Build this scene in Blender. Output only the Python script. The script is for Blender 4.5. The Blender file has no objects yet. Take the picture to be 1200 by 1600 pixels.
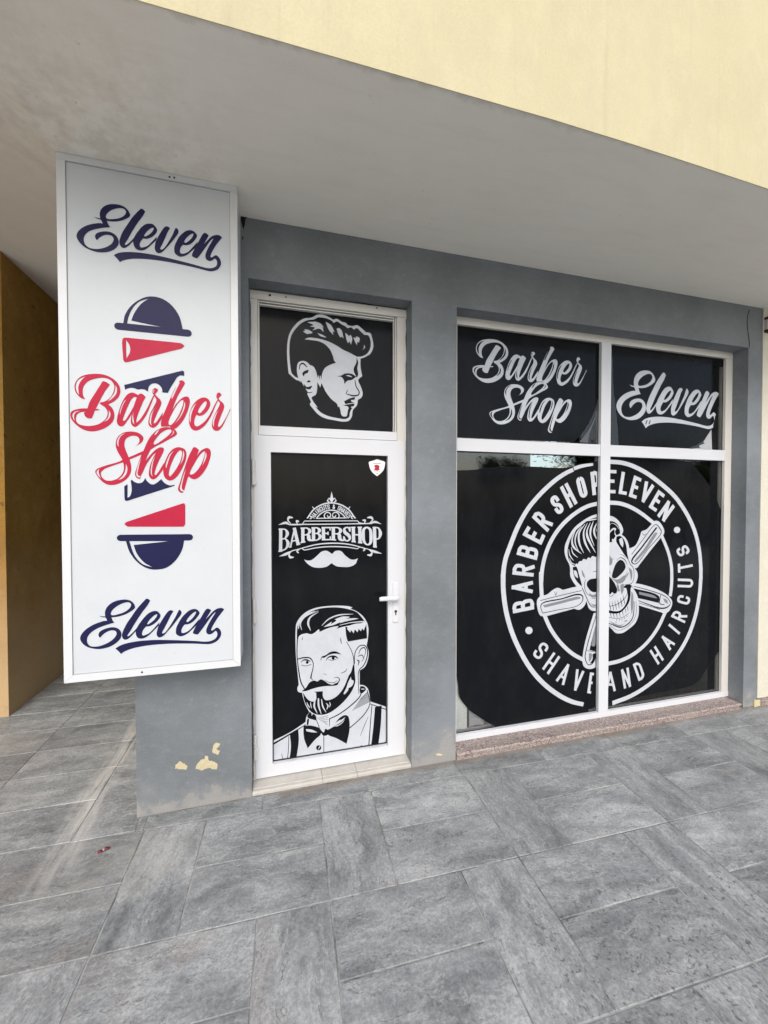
import bpy, bmesh, math, random
import numpy as np
from mathutils import Vector, Matrix
from mathutils.geometry import delaunay_2d_cdt

scene = bpy.context.scene
random.seed(7)
RAD = math.radians

# ------------------------------------------------------------------ camera
F_PX, YAW, PITCH, ROLL = 622.9, 0.2621, -0.018308, -0.000695
cy_, sy_, cp_, sp_ = math.cos(YAW), math.sin(YAW), math.cos(PITCH), math.sin(PITCH)
fwd = Vector((sy_ * cp_, cy_ * cp_, sp_)); right = Vector((cy_, -sy_, 0)); up = right.cross(fwd)
r2 = right * math.cos(ROLL) + up * math.sin(ROLL); u2 = -right * math.sin(ROLL) + up * math.cos(ROLL)
cam_data = bpy.data.cameras.new('camera')
cam_data.sensor_fit = 'HORIZONTAL'; cam_data.sensor_width = 36.0
cam_data.lens = F_PX / 1200 * 36.0
cam_data.clip_start = 0.05; cam_data.clip_end = 2000
cam = bpy.data.objects.new('camera', cam_data)
scene.collection.objects.link(cam)
cam.matrix_world = Matrix(((r2.x, u2.x, -fwd.x, 0.0), (r2.y, u2.y, -fwd.y, -2.34), (r2.z, u2.z, -fwd.z, 1.65), (0, 0, 0, 1)))
scene.camera = cam

# ------------------------------------------------------------------ sky, sun, exposure
SUN_ELEV, SUN_AZ = 41.0, 192.0            # azimuth in degrees clockwise from +Y
world = bpy.data.worlds.new('World'); scene.world = world; world.use_nodes = True
wn = world.node_tree.nodes; wl = world.node_tree.links; wn.clear()
sky = wn.new('ShaderNodeTexSky'); sky.sky_type = 'NISHITA'; sky.sun_disc = False
sky.sun_elevation = RAD(SUN_ELEV); sky.sun_rotation = RAD(SUN_AZ)
sky.air_density = 1.0; sky.dust_density = 3.0; sky.ozone_density = 0.6
bgn = wn.new('ShaderNodeBackground'); bgn.inputs['Strength'].default_value = 0.135
won = wn.new('ShaderNodeOutputWorld')
wl.new(sky.outputs[0], bgn.inputs['Color']); wl.new(bgn.outputs[0], won.inputs['Surface'])
sun_d = bpy.data.lights.new('sun', 'SUN'); sun_d.energy = 0.8; sun_d.angle = RAD(30); sun_d.color = (0.985, 0.99, 1.0)
sun = bpy.data.objects.new('sun', sun_d); scene.collection.objects.link(sun)
sd = Vector((math.sin(RAD(SUN_AZ)) * math.cos(RAD(SUN_ELEV)), math.cos(RAD(SUN_AZ)) * math.cos(RAD(SUN_ELEV)), math.sin(RAD(SUN_ELEV))))
sun.rotation_euler = sd.to_track_quat('Z', 'Y').to_euler()
sun.location = sd * 30
vs = scene.view_settings
vs.view_transform = 'Standard'; vs.look = 'None'; vs.gamma = 1.0; vs.use_curve_mapping = False
vs.exposure = 0.68

ART = {
 'eleven': [
  ('ink','p','1010000000000000010100000000000000000000010000000000000000000000000001010',[-8028,29706,-7890,29681,-7780,29673,-7799,29880,-7747,30079,-7606,30263,-7409,30379,-7184,30432,-6958,30434,-6760,30361,-6619,30212,-6558,30047,-6593,29961,-6737,29839,-6938,29722,-7165,29643,-7362,29614,-7516,29611,-7462,29469,-7379,29342,-7590,29288,-7813,29217,-8062,29111,-8256,28983,-8381,28836,-8446,28669,-8439,28514,-8386,28382,-8265,28277,-8073,28246,-7880,28268,-7684,28341,-7488,28452,-7332,28605,-7260,28744,-7253,28840,-7314,28941,-7426,28976,-7566,28961,-7706,28890,-7818,28792,-7925,28654,-7971,28718,-7997,28824,-7954,28941,-7815,29044,-7620,29110,-7424,29128,-7256,29078,-7130,28973,-7061,28841,-7040,28717,-7064,28586,-7165,28426,-7321,28289,-7519,28184,-7742,28132,-7964,28122,-8184,28165,-8402,28254,-8577,28397,-8683,28550,-8727,28698,-8693,28860,-8582,29035,-8417,29189,-8197,29322,-7976,29408,-7810,29454,-7685,29454,-7725,29564,-7775,29627,-7891,29637]),
  ('bg','p','0000000000000',[-7529,29726,-7550,29816,-7498,29952,-7357,30105,-7187,30216,-6988,30292,-6818,30286,-6734,30190,-6749,30076,-6836,29948,-7022,29818,-7248,29739,-7445,29703]),
  ('ink','p','000100000000000110000000000000',[-6186,30341,-6104,30427,-6026,30420,-5925,30326,-6044,30078,-6206,29823,-6383,29502,-6544,29185,-6691,28872,-6778,28713,-6788,28648,-6736,28647,-6635,28737,-6461,28959,-6314,29177,-6211,29340,-6199,29084,-6374,28926,-6447,28865,-6607,28656,-6752,28516,-6852,28477,-6937,28511,-7001,28612,-7020,28753,-6975,28951,-6858,29259,-6683,29577,-6508,29896,-6332,30153]),
  ('ink','p','000000000000010000000110000000',[-6447,28881,-6372,29119,-6240,29351,-6078,29589,-5916,29740,-5755,29801,-5608,29795,-5506,29706,-5427,29558,-5479,29402,-5643,29205,-5791,29105,-5909,29059,-6019,29066,-6114,28938,-6174,28782,-6166,28671,-6117,28627,-6000,28659,-5853,28739,-5645,28984,-5451,29245,-5468,29079,-5662,28852,-5854,28641,-6002,28527,-6148,28480,-6307,28509,-6401,28616,-6440,28754]),
  ('bg','p','000000000',[-5980,29186,-5935,29307,-5817,29473,-5668,29613,-5580,29628,-5596,29528,-5700,29364,-5848,29225,-5951,29165]),
  ('ink','p','000100000000000000000000000000',[-5157,29688,-5066,29786,-4961,29798,-4872,29738,-4963,29575,-5071,29295,-5209,28945,-5300,28734,-5300,28675,-5256,28666,-5166,28723,-5060,28871,-4907,29159,-4754,29480,-4677,29691,-4615,29800,-4540,29748,-4502,29639,-4542,29517,-4696,29277,-4879,29000,-5061,28756,-5212,28568,-5332,28490,-5421,28479,-5509,28553,-5543,28694,-5521,28893,-5444,29133,-5308,29417]),
  ('ink','p','0000000000000010000000110000000',[-4701,28733,-4684,28934,-4606,29144,-4483,29395,-4298,29625,-4144,29751,-3990,29802,-3851,29786,-3729,29674,-3683,29582,-3731,29458,-3872,29251,-4027,29109,-4181,29050,-4318,29044,-4411,28913,-4452,28757,-4435,28645,-4368,28616,-4246,28649,-4091,28750,-3905,28979,-3670,29301,-3703,29063,-3828,28925,-3999,28741,-4154,28590,-4308,28500,-4461,28459,-4582,28506,-4672,28590]),
  ('bg','p','000000000',[-4256,29203,-4209,29327,-4085,29497,-3930,29639,-3853,29653,-3863,29568,-3963,29385,-4087,29248,-4210,29161]),
  ('ink','p','000101000001000000000000000000000000001010000000000000000000000000000000101000',[-3417,29728,-3339,29785,-3261,29765,-3157,29689,-3247,29507,-3390,29231,-3216,29445,-3057,29640,-2898,29751,-2739,29788,-2628,29764,-2549,29693,-2646,29558,-2807,29312,-2967,29016,-3064,28798,-3090,28676,-3049,28649,-2970,28695,-2890,28765,-2827,28786,-2716,28719,-2628,28564,-2606,28415,-2656,28255,-2768,28102,-2944,28002,-3134,27963,-3322,27979,-3758,28037,-4373,28092,-4977,28131,-5572,28136,-5867,28122,-6182,28092,-6471,28043,-6702,27975,-6874,27900,-7003,27800,-7101,27928,-7254,28085,-7098,28200,-6870,28284,-6612,28335,-6324,28366,-6033,28377,-5594,28370,-5274,28346,-4523,28267,-3757,28170,-3384,28110,-3132,28108,-2974,28156,-2847,28242,-2788,28370,-2797,28503,-2860,28612,-2907,28604,-3019,28502,-3130,28458,-3224,28477,-3302,28559,-3323,28690,-3268,28900,-3123,29225,-2979,29502,-2947,29574,-2995,29549,-3122,29394,-3281,29132,-3440,28872,-3582,28648,-3692,28497,-3785,28509,-3908,28563,-3923,28627,-3750,29055,-3592,29381]),
 ],
 'barber_shop': [
  ('ink','p','1000000000000000000010000000000000000000110000000000000000000000000000000000000',[-8481,21358,-8582,21366,-8707,21445,-8831,21611,-8891,21810,-8881,21999,-8798,22195,-8645,22367,-8442,22471,-8213,22528,-7957,22555,-7699,22533,-7441,22436,-7234,22275,-7105,22092,-7054,21887,-7070,21707,-7151,21523,-7284,21365,-7429,21252,-7560,21175,-7431,21058,-7354,20915,-7317,20738,-7332,20529,-7413,20347,-7571,20175,-7781,20031,-8014,19932,-8219,19892,-8448,19917,-8650,20004,-8824,20141,-8972,20308,-9058,20478,-9073,20637,-9029,20755,-8916,20835,-8739,20898,-8562,20929,-8359,20936,-8412,20807,-8526,20780,-8691,20741,-8818,20622,-8858,20474,-8847,20329,-8760,20217,-8597,20153,-8395,20134,-8191,20159,-7985,20228,-7803,20356,-7672,20496,-7605,20663,-7590,20812,-7640,20957,-7730,21069,-7845,21136,-7891,21192,-7869,21252,-7766,21274,-7636,21342,-7478,21500,-7371,21686,-7309,21898,-7302,22047,-7353,22191,-7468,22315,-7624,22377,-7804,22386,-7985,22353,-8165,22289,-8344,22187,-8473,22045,-8550,21894,-8578,21717,-8567,21542,-8526,21443]),
  ('ink','p','10010001010110010000',[-7767,22233,-7651,22212,-7548,22146,-7476,22093,-7656,21813,-7815,21507,-7947,21203,-8079,20915,-7976,20936,-7894,20897,-8003,20870,-8100,20855,-8225,20495,-8365,20487,-8491,20568,-8540,20711,-8411,20909,-8305,21238,-8096,21634,-7912,21971]),
  ('bg','p','10000100000',[-8417,22415,-8571,22271,-8686,22087,-8739,21908,-8741,21734,-8719,21532,-8805,21671,-8848,21842,-8830,22032,-8748,22199,-8608,22326]),
  ('bg','p','100001000',[-7249,22110,-7198,21936,-7214,21727,-7321,21541,-7479,21382,-7597,21315,-7425,21534,-7305,21750,-7264,21961]),
  ('bg','p','1000100',[-7537,20918,-7473,20759,-7502,20579,-7620,20425,-7751,20358,-7593,20545,-7544,20725]),
  ('bg','p','100010000',[-8652,20822,-8842,20737,-8918,20617,-8926,20442,-8885,20327,-8966,20439,-8999,20583,-8955,20702,-8841,20790]),
  ('ink','p','00000000010000000000100000000',[-7216,20417,-7187,20657,-7118,20929,-7009,21264,-6873,21542,-6739,21716,-6578,21793,-6445,21767,-6312,21671,-6340,21548,-6447,21595,-6527,21566,-6663,21346,-6800,21008,-6909,20702,-6965,20490,-6939,20446,-6872,20480,-6750,20681,-6587,20991,-6450,21270,-6506,21026,-6589,20811,-6698,20594,-6833,20377,-6928,20237,-7021,20182,-7113,20198,-7183,20269]),
  ('ink','p','000010000000000000',[-6325,21685,-6257,21750,-6176,21771,-6082,21717,-6001,21632,-6140,21320,-6265,20981,-6376,20642,-6406,20430,-6340,20312,-6421,20203,-6502,20199,-6590,20261,-6639,20417,-6617,20659,-6561,20963,-6477,21268,-6394,21515]),
  ('ink','s','000000',[-6421,20278,133,-6244,20462,121,-6051,20766,114,-5884,21125,86,-5716,21561,59,-5660,21701,49]),
  ('bg','p','1001000',[-6795,21487,-6930,21239,-7025,20964,-7081,20722,-7093,20841,-7024,21114,-6915,21360]),
  ('bg','p','1001000',[-6494,20937,-6536,20754,-6518,20484,-6487,20305,-6566,20421,-6578,20631,-6549,20813]),
  ('ink','p','00000000',[-5710,21880,-5691,21995,-5605,22077,-5502,22047,-5469,21973,-5538,21873,-5608,21773,-5677,21768]),
  ('ink','p','0000000000011000000000000',[-5642,21828,-5523,21684,-5394,21560,-5330,21392,-5373,21218,-5479,20982,-5584,20709,-5662,20477,-5656,20393,-5577,20443,-5448,20641,-5272,20937,-5292,20707,-5397,20510,-5520,20313,-5624,20212,-5727,20184,-5829,20229,-5896,20369,-5883,20579,-5805,20868,-5665,21180,-5553,21435,-5559,21567,-5643,21714]),
  ('bg','p','10001000',[-5569,21205,-5702,20931,-5766,20661,-5783,20394,-5736,20264,-5837,20391,-5835,20619,-5743,20928]),
  ('bg','p','10100',[-5606,22020,-5648,21922,-5642,21828,-5686,21900,-5668,21978]),
  ('ink','p','100100010000000000000100000',[-4524,22512,-4417,22544,-4312,22464,-4288,22388,-4457,22067,-4619,21747,-4745,21430,-4871,21057,-4692,21376,-4496,21620,-4300,21757,-4158,21759,-4081,21629,-4108,21336,-4219,20961,-4400,20582,-4579,20341,-4756,20186,-4879,20191,-4983,20275,-5175,20265,-5348,20256,-5364,20416,-5291,20726,-5114,21177,-4899,21746,-4720,22143]),
  ('bg','p','000000000000',[-5033,20472,-4979,20667,-4819,21022,-4622,21381,-4462,21565,-4373,21582,-4374,21435,-4455,21159,-4617,20783,-4788,20504,-4930,20354,-5017,20365]),
  ('bg','p','101000',[-4506,22448,-4668,22070,-4858,21615,-4893,21670,-4757,22025,-4570,22424]),
  ('bg','p','10001000',[-4302,21556,-4290,21324,-4400,20969,-4587,20630,-4789,20388,-4550,20768,-4405,21124,-4339,21399]),
  ('ink','p','00000000000010000000000',[-4132,20675,-4094,20987,-3984,21305,-3802,21570,-3584,21740,-3402,21780,-3239,21705,-3156,21534,-3187,21316,-3317,21092,-3500,20917,-3664,20868,-3789,20908,-3863,20728,-3890,20532,-3848,20378,-3722,20345,-3559,20393,-3596,20254,-3760,20148,-3904,20149,-4036,20244,-4113,20442]),
  ('ink','s','000000',[-3741,20247,171,-3486,20436,147,-3265,20722,102,-3079,21086,80,-2929,21450,58,-2787,21736,44]),
  ('bg','p','00000000',[-3716,21049,-3642,21268,-3477,21513,-3367,21599,-3324,21543,-3388,21303,-3517,21119,-3644,20994]),
  ('bg','p','1001000',[-3785,21473,-3931,21192,-4031,20836,-4062,20484,-4104,20676,-4057,21067,-3912,21348]),
  ('ink','p','00000000',[-2871,21888,-2851,21988,-2770,22072,-2666,22020,-2637,21943,-2723,21858,-2779,21756,-2853,21771]),
  ('ink','p','00000000000011000000000000',[-2816,21793,-2688,21663,-2559,21553,-2515,21397,-2561,21196,-2656,20953,-2751,20671,-2808,20431,-2772,20373,-2697,20416,-2528,20683,-2377,20969,-2224,21328,-2225,21237,-2415,20808,-2604,20401,-2754,20216,-2866,20171,-2994,20204,-3078,20338,-3083,20574,-3008,20854,-2876,21138,-2745,21422,-2714,21543,-2780,21657]),
  ('bg','p','1001000',[-2765,21224,-2896,20939,-2987,20619,-3004,20342,-3054,20536,-3016,20775,-2888,21058]),
  ('ink','p','1000000000000000000000000000011000000000000000000000000000',[-6458,19287,-6350,19376,-6286,19529,-6311,19670,-6399,19745,-6547,19766,-6708,19723,-6842,19612,-6910,19444,-6912,19264,-6869,19085,-6791,18878,-6698,18610,-6648,18370,-6644,18159,-6695,17946,-6809,17763,-6970,17610,-7183,17496,-7420,17433,-7629,17452,-7823,17568,-7976,17750,-8089,17934,-8121,18043,-8066,18148,-7905,18244,-7645,18351,-7304,18467,-6986,18595,-6960,18506,-7305,18377,-7620,18241,-7816,18118,-7896,17968,-7864,17820,-7782,17703,-7653,17636,-7471,17633,-7260,17711,-7100,17849,-6992,18031,-6950,18212,-6961,18422,-6999,18601,-7102,18808,-7218,19043,-7269,19221,-7266,19460,-7198,19657,-7051,19827,-6865,19926,-6625,19961,-6384,19933,-6210,19835,-6116,19703,-6145,19550,-6255,19410]),
  ('ink','s','0000',[-7039,18540,93,-6719,18693,105,-6395,18860,111,-6042,19038,129]),
  ('bg','p','100010000',[-6865,19881,-7052,19723,-7147,19524,-7163,19314,-7138,19196,-7215,19342,-7218,19492,-7145,19674,-7025,19814]),
  ('bg','p','10001000',[-6868,18454,-6804,18245,-6847,17974,-6995,17760,-7234,17651,-7047,17819,-6926,18032,-6878,18244]),
  ('bg','p','10001000',[-7697,18299,-7932,18175,-7985,18040,-7956,17893,-7873,17716,-8033,17906,-8073,18038,-7997,18144]),
  ('ink','p','00000000000000101000000000000001100000000100001100000',[-6095,19143,-5997,19404,-5858,19684,-5678,19935,-5456,20138,-5206,20233,-4983,20235,-4802,20182,-4691,20058,-4664,19941,-4763,19823,-4989,19681,-5325,19461,-5602,19298,-5823,19122,-5935,18875,-6047,18582,-5936,18738,-5798,18925,-5631,19113,-5479,19232,-5354,19267,-5249,19219,-5259,19080,-5372,18816,-5514,18490,-5627,18150,-5657,17951,-5616,17930,-5504,18061,-5364,18310,-5237,18528,-5253,18266,-5422,18001,-5590,17784,-5728,17720,-5837,17773,-5904,17931,-5882,18191,-5816,18482,-5690,18791,-5578,19002,-5716,18881,-5883,18633,-6049,18324,-6133,18109,-6244,17879,-6272,17736,-6380,17755,-6473,17860,-6486,17981,-6374,18377,-6234,18805]),
  ('bg','p','00000000000',[-5656,19387,-5683,19462,-5571,19681,-5375,19934,-5152,20097,-4956,20144,-4901,20079,-4972,19937,-5155,19744,-5407,19534,-5573,19412]),
  ('bg','p','10000110000',[-6194,18806,-6272,18531,-6349,18195,-6383,17983,-6352,17892,-6258,17870,-6277,17803,-6393,17831,-6437,17951,-6408,18164,-6310,18530]),
  ('bg','p','10100',[-5401,20171,-5554,20017,-5651,19860,-5619,19837,-5499,19989]),
  ('bg','p','100100',[-4850,20118,-4831,20020,-4897,19894,-4987,19813,-4875,19880,-4789,20022]),
  ('bg','p','10001000',[-5592,18885,-5705,18576,-5761,18239,-5774,17994,-5735,17842,-5821,17994,-5813,18238,-5741,18606]),
  ('ink','p','00000000000000000',[-5282,18158,-5251,18435,-5151,18715,-5023,18996,-4853,19187,-4655,19293,-4458,19278,-4316,19190,-4256,18990,-4293,18677,-4409,18363,-4582,18018,-4754,17797,-4952,17677,-5091,17699,-5216,17821,-5270,17974]),
  ('bg','p','000000000000',[-5039,17947,-5017,18164,-4916,18505,-4772,18849,-4629,19071,-4530,19151,-4459,19107,-4461,18890,-4549,18577,-4722,18232,-4893,17981,-4992,17871]),
  ('bg','p','1001000',[-4798,19127,-4963,18874,-5069,18563,-5150,18253,-5174,18406,-5096,18686,-4967,18967]),
  ('bg','p','100100',[-4402,19171,-4355,18987,-4415,18674,-4550,18422,-4448,18735,-4418,18953]),
  ('ink','p','10010000010000000',[-3958,19296,-3871,19331,-3757,19256,-3691,19180,-3803,18879,-3950,18531,-4112,18058,-4215,17775,-4303,17462,-4392,17118,-4506,17086,-4618,17179,-4646,17271,-4558,17583,-4412,18083,-4236,18648,-4089,19026]),
  ('ink','p','000000000000000',[-3979,18530,-3803,18879,-3628,19136,-3452,19267,-3306,19304,-3189,19229,-3147,19057,-3193,18772,-3313,18421,-3491,18102,-3696,17862,-3899,17755,-4057,17803,-4185,17932,-4154,18182]),
  ('bg','p','000000000000',[-4113,18027,-4054,18216,-3893,18532,-3717,18850,-3541,19076,-3453,19142,-3425,19048,-3485,18795,-3604,18477,-3780,18190,-3955,18014,-4070,17981]),
  ('bg','p','100100',[-3380,19144,-3347,18925,-3422,18670,-3561,18415,-3471,18701,-3411,18954]),
  ('bg','p','10000110000',[-4267,18304,-4362,17929,-4445,17585,-4475,17335,-4434,17227,-4357,17212,-4380,17143,-4505,17179,-4561,17288,-4510,17553,-4378,18022]),
 ],
 'pole_navy': [
  ('ink','p','100000001',[-6901,24979,-6831,25373,-6561,25852,-6156,26218,-5749,26392,-5271,26358,-4858,26108,-4513,25616,-4343,24907]),
  ('bg','p','10001010100',[-5818,26285,-6224,26082,-6543,25669,-6714,25164,-6736,24983,-5899,24990,-5063,24987,-5898,25073,-6568,25159,-6431,25533,-6158,25978]),
  ('ink','s','00',[-7113,24836,328,-4131,24838,341]),
  ('ink','p','111110000110000010000001',[-6893,22123,-6332,22325,-4395,23008,-4325,22968,-4318,22753,-4468,22771,-4610,22689,-4753,22450,-4932,22129,-5046,21888,-5279,21893,-5312,22101,-5449,22261,-5602,22304,-5775,22236,-5877,22077,-5898,21884,-6033,21968,-6201,21986,-6322,21956,-6469,22005,-6629,22014,-6789,21951,-6856,21896]),
  ('ink','p','1110001000010001111000',[-6946,17370,-6812,17477,-6623,17691,-6517,17587,-6329,17529,-6166,17592,-6061,17776,-5975,17625,-5812,17490,-5675,17491,-5537,17585,-5375,17741,-5287,17619,-5149,17498,-4982,17438,-4785,17481,-4814,17419,-5981,16999,-6767,16708,-6861,16689,-6922,16722,-6939,16858]),
  ('bg','p','110001',[-6806,17507,-6677,17630,-6640,17373,-6642,17131,-6725,16889,-6814,16843]),
  ('ink','p','100000001',[-6927,14880,-6754,14269,-6423,13763,-6018,13463,-5641,13386,-5188,13460,-4763,13817,-4474,14354,-4384,14821]),
  ('bg','p','1010100100',[-6762,14785,-5868,14764,-5050,14744,-5869,14664,-6582,14599,-6452,14184,-6152,13753,-5798,13508,-6220,13679,-6554,14111]),
  ('ink','s','00',[-7133,14945,302,-4147,14910,314]),
 ],
 'pole_red': [
  ('ink','p','011101101',[-6943,24232,-6876,24328,-6743,24342,-4440,24328,-4300,24204,-4421,24068,-6709,23213,-6855,23192,-6920,23283]),
  ('bg','p','10010',[-6791,24226,-6648,23980,-6638,23682,-6787,23370,-6795,23816]),
  ('ink','p','01101111',[-6953,15591,-6872,15696,-4490,16557,-4368,16572,-4327,16463,-4335,15540,-4421,15432,-6821,15468]),
 ],
 'window_eleven_cut': [
  ('bg','p','1111111',[34728,23145,34882,23827,35099,23935,36321,24784,36374,22158,34698,22711,34667,22998]),
  ('bg','f','00',[27844,23061,88,27711,22736,88]),
  ('bg','f','00',[28166,23079,88,28032,22753,88]),
 ],
 'head': [
  ('ink','p','1001000101001000001010000100000000001100010100000000',[2415,28100,2739,28156,3187,28032,3417,27912,3640,28004,3930,27858,4197,27808,4306,27688,4601,27664,4855,27752,4982,27733,5281,27534,5469,27372,5754,27353,5901,26976,5952,26520,5778,26083,5467,25844,5124,25686,5123,25186,5233,24612,4976,24340,5146,23936,5257,23526,5188,23271,4948,23104,4887,22749,4632,22442,4572,22063,4376,21762,3998,21683,3498,21739,2921,21823,2514,22012,2192,22334,1968,22645,2049,22771,1834,23202,1795,23441,1518,23823,1321,24008,1163,24036,929,24217,718,24399,659,24951,623,25662,666,26302,785,26791,1021,27215,1337,27570,1654,27784,2053,27879]),
  ('bg','p','10010001010010000010000000100000010001010100000000110100000000',[2496,27965,2942,27962,3310,27843,3449,27720,3640,27841,3930,27694,4138,27612,4306,27491,4533,27574,4702,27453,4897,27574,5110,27415,5383,27196,5624,27197,5779,26837,5753,26416,5536,26034,5192,25835,4893,25790,4512,25960,4009,26142,3594,26363,3183,26525,2856,26612,2370,26674,1888,26655,1665,26527,2048,26527,2531,26497,2936,26336,3222,26039,3386,25687,3467,25409,3574,25295,3178,25112,2891,24907,2727,24568,2668,24156,2604,24435,2546,24146,2491,24426,2425,24258,2362,24618,2202,24928,1962,25028,1802,25174,1524,25221,1286,25087,1206,24800,1220,24441,1282,24166,1125,24209,914,24399,852,24569,800,25043,764,25676,798,26316,925,26767,1178,27153,1495,27493,1893,27716,2213,27786]),
  ('bg','p','1011000110000001000000111000',[2424,24015,2537,23820,2602,23703,2684,23978,2927,23483,3254,23056,3625,22768,3699,22550,3766,22637,3849,22353,3882,22148,3998,22014,4234,22044,4293,22297,4353,22508,4590,22581,4437,22264,4402,22012,4166,21858,3581,21892,3004,21999,2596,22196,2289,22519,2451,22448,2194,22781,2074,23057,2316,23219,2398,23485]),
  ('ink','p','100101010',[1828,27588,2373,27652,2737,27411,2817,27095,2574,27271,2130,27116,2292,27303,1987,27341,2196,27446]),
  ('ink','p','111001',[1572,26997,1731,27071,1636,27141,1930,27118,2146,26981,1809,26863]),
  ('ink','p','1000',[2452,26990,2735,26924,2979,26788,2613,26830]),
  ('ink','p','1010',[2213,27689,2616,27599,2858,27360,2615,27494]),
  ('ink','p','1010100',[2941,27742,3268,27569,3497,27171,3390,27199,3414,26982,3144,27254,3022,27524]),
  ('ink','p','1101010',[3614,27388,3780,27448,3929,27317,4053,26837,3928,26931,3844,26881,3720,27072]),
  ('ink','p','101101010',[4162,27203,4263,27132,4388,27005,4498,27116,4599,26879,4514,26498,4413,26694,4329,26562,4220,26839]),
  ('ink','p','11101010',[4667,26969,4811,26943,4853,27055,5066,26970,5023,26675,4938,26732,4895,26512,4768,26731]),
  ('ink','p','1010',[5348,26584,5416,26424,5193,26193,5330,26357]),
  ('bg','s','0000',[1340,24691,39,1404,24978,69,1563,25072,99,1801,24876,50]),
  ('bg','p','000000',[1521,24466,1657,24622,1896,24707,1848,24526,1680,24439,1600,24296]),
  ('bg','p','1000',[1918,24096,2022,24007,1877,23948,1781,23972]),
  ('bg','p','100000',[1598,23869,1796,23667,2101,23763,1996,23553,1796,23538,1652,23656]),
  ('bg','s','0000',[1439,23978,41,1636,23631,50,1875,23326,58,2115,23383,32]),
  ('bg','p','10001000',[4876,25746,4978,25423,4918,25085,4976,24674,4891,24483,4721,24777,4680,25023,4850,25412]),
  ('bg','p','1100100100',[3630,24463,3922,24545,4173,24689,4594,24683,4848,24538,4551,24306,4298,24245,4087,24022,4071,24227,3921,24437]),
  ('ink','p','1000',[4173,24565,4425,24586,4594,24492,4341,24521]),
  ('bg','s','0000000',[4763,24323,43,4847,23914,70,5034,23594,69,4974,23406,81,4676,23335,100,4380,23381,68,4187,23434,42]),
  ('bg','s','00',[4296,23665,41,4212,23493,49]),
  ('bg','p','100100000',[4068,22946,4422,23152,4761,23241,4743,23090,4506,23041,4590,22939,4718,22905,4379,22842,4168,22787]),
  ('bg','p','10000000',[4000,22693,4336,22781,4717,22839,4692,22695,4505,22625,4589,22522,4378,22509,4319,22630]),
 ],
 'man': [
  ('ink','p','00000001110000010001100111110101001001000',[1054,8956,1109,9294,1311,9622,1682,9939,2225,10143,2912,10214,3679,10198,4316,10120,4566,10019,4422,9943,4780,9791,5213,9439,5482,9025,5591,8585,5539,7871,5465,7518,5596,7146,5574,6716,5354,6164,5011,5971,5010,5053,5279,4985,5534,4759,5717,3883,6796,3391,6810,894,-317,884,-309,2282,712,2661,1619,3151,1688,3503,1859,3722,1624,4206,1457,4782,1424,4980,1190,5078,1137,5305,1225,5502,1161,6198,1066,7240,1037,8135]),
  ('bg','p','00000000001000010010101000',[1126,8642,1182,9152,1411,9546,1749,9831,2293,10048,2981,10126,3679,10079,4315,9929,4816,9717,5105,9411,5358,9070,5104,8982,4743,8975,4384,8897,3958,8846,3534,8753,3675,8897,3116,8858,2493,8644,2459,8807,2219,8639,2014,8545,1710,8627,1407,8584,1239,8460,1150,8056]),
  ('ink','s','0000',[1221,8943,34,1290,9383,110,1579,9705,141,2224,9956,28]),
  ('ink','s','0000',[1408,8859,27,1343,9276,68,1647,9666,56,2429,9955,21]),
  ('ink','s','0000',[1947,8779,27,1800,9240,121,1917,9577,99,2429,9886,21]),
  ('ink','s','0000',[2632,9022,29,3048,9388,72,3677,9601,85,4600,9604,21]),
  ('ink','p','1110100101001101',[2735,8923,3256,9232,3186,9062,3536,9281,3431,9359,3959,9495,4385,9429,4136,9341,4743,9331,4960,9279,4528,9226,4100,9167,3746,9088,3817,9168,3395,9011,3116,8963]),
  ('ink','s','000',[3746,8962,29,4456,9069,50,5285,9076,72]),
  ('bg','p','1011111111111110',[4099,8849,4256,8765,4206,8699,4419,8433,4455,8607,4634,8379,4706,8622,4886,8415,4958,8637,5103,8468,5176,8655,5284,8503,5453,8884,5502,7982,4253,7879,4155,8278]),
  ('bg','s','000000',[1151,8262,60,1128,7715,53,1139,7164,53,1229,6329,66,1360,5624,72,1560,5219,65]),
  ('bg','s','0000000',[1145,7081,63,1535,7138,83,1907,7073,73,2089,6790,53,2088,6443,48,2005,6104,63,1949,5833,83]),
  ('bg','s','0000',[1365,6865,29,1501,6990,64,1703,6983,95,1906,6879,53]),
  ('bg','p','0000000000',[1824,6818,1807,6767,1763,6739,1709,6744,1665,6782,1648,6836,1665,6887,1709,6915,1764,6910,1807,6872]),
  ('bg','s','000',[1398,6690,34,1668,6613,35,1973,6677,36]),
  ('bg','p','10001000',[2577,7089,2867,7165,3146,7327,3495,7335,3882,7099,3390,7204,3041,7148,2749,7002]),
  ('bg','s','000',[2569,6866,28,2611,7016,44,2763,7084,51]),
  ('bg','s','00000',[2901,6832,29,3005,6990,66,3249,7057,99,3494,6997,95,3635,6877,34]),
  ('bg','p','0000000000',[3431,6919,3412,6863,3363,6832,3302,6838,3254,6879,3235,6938,3254,6994,3303,7025,3363,7019,3412,6978]),
  ('bg','s','000',[3040,6867,27,3249,6796,35,3529,6838,29]),
  ('bg','p','1000000001000000',[1391,5081,1662,5277,1866,5564,2139,5658,2344,5578,2551,5680,2758,5586,3035,5357,3384,5260,3666,5389,3609,5219,3244,5192,2826,5227,2412,5207,2001,5145,1661,5062]),
  ('bg','s','00000',[3384,5260,88,3637,5357,75,3723,5559,55,3561,5705,41,3385,5669,29]),
  ('bg','s','0000',[2827,5592,20,3105,5419,34,3384,5387,36,3595,5489,22]),
  ('bg','s','00',[1949,5833,39,2071,5694,39]),
  ('bg','s','00',[2725,6024,20,2898,5921,27]),
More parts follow.
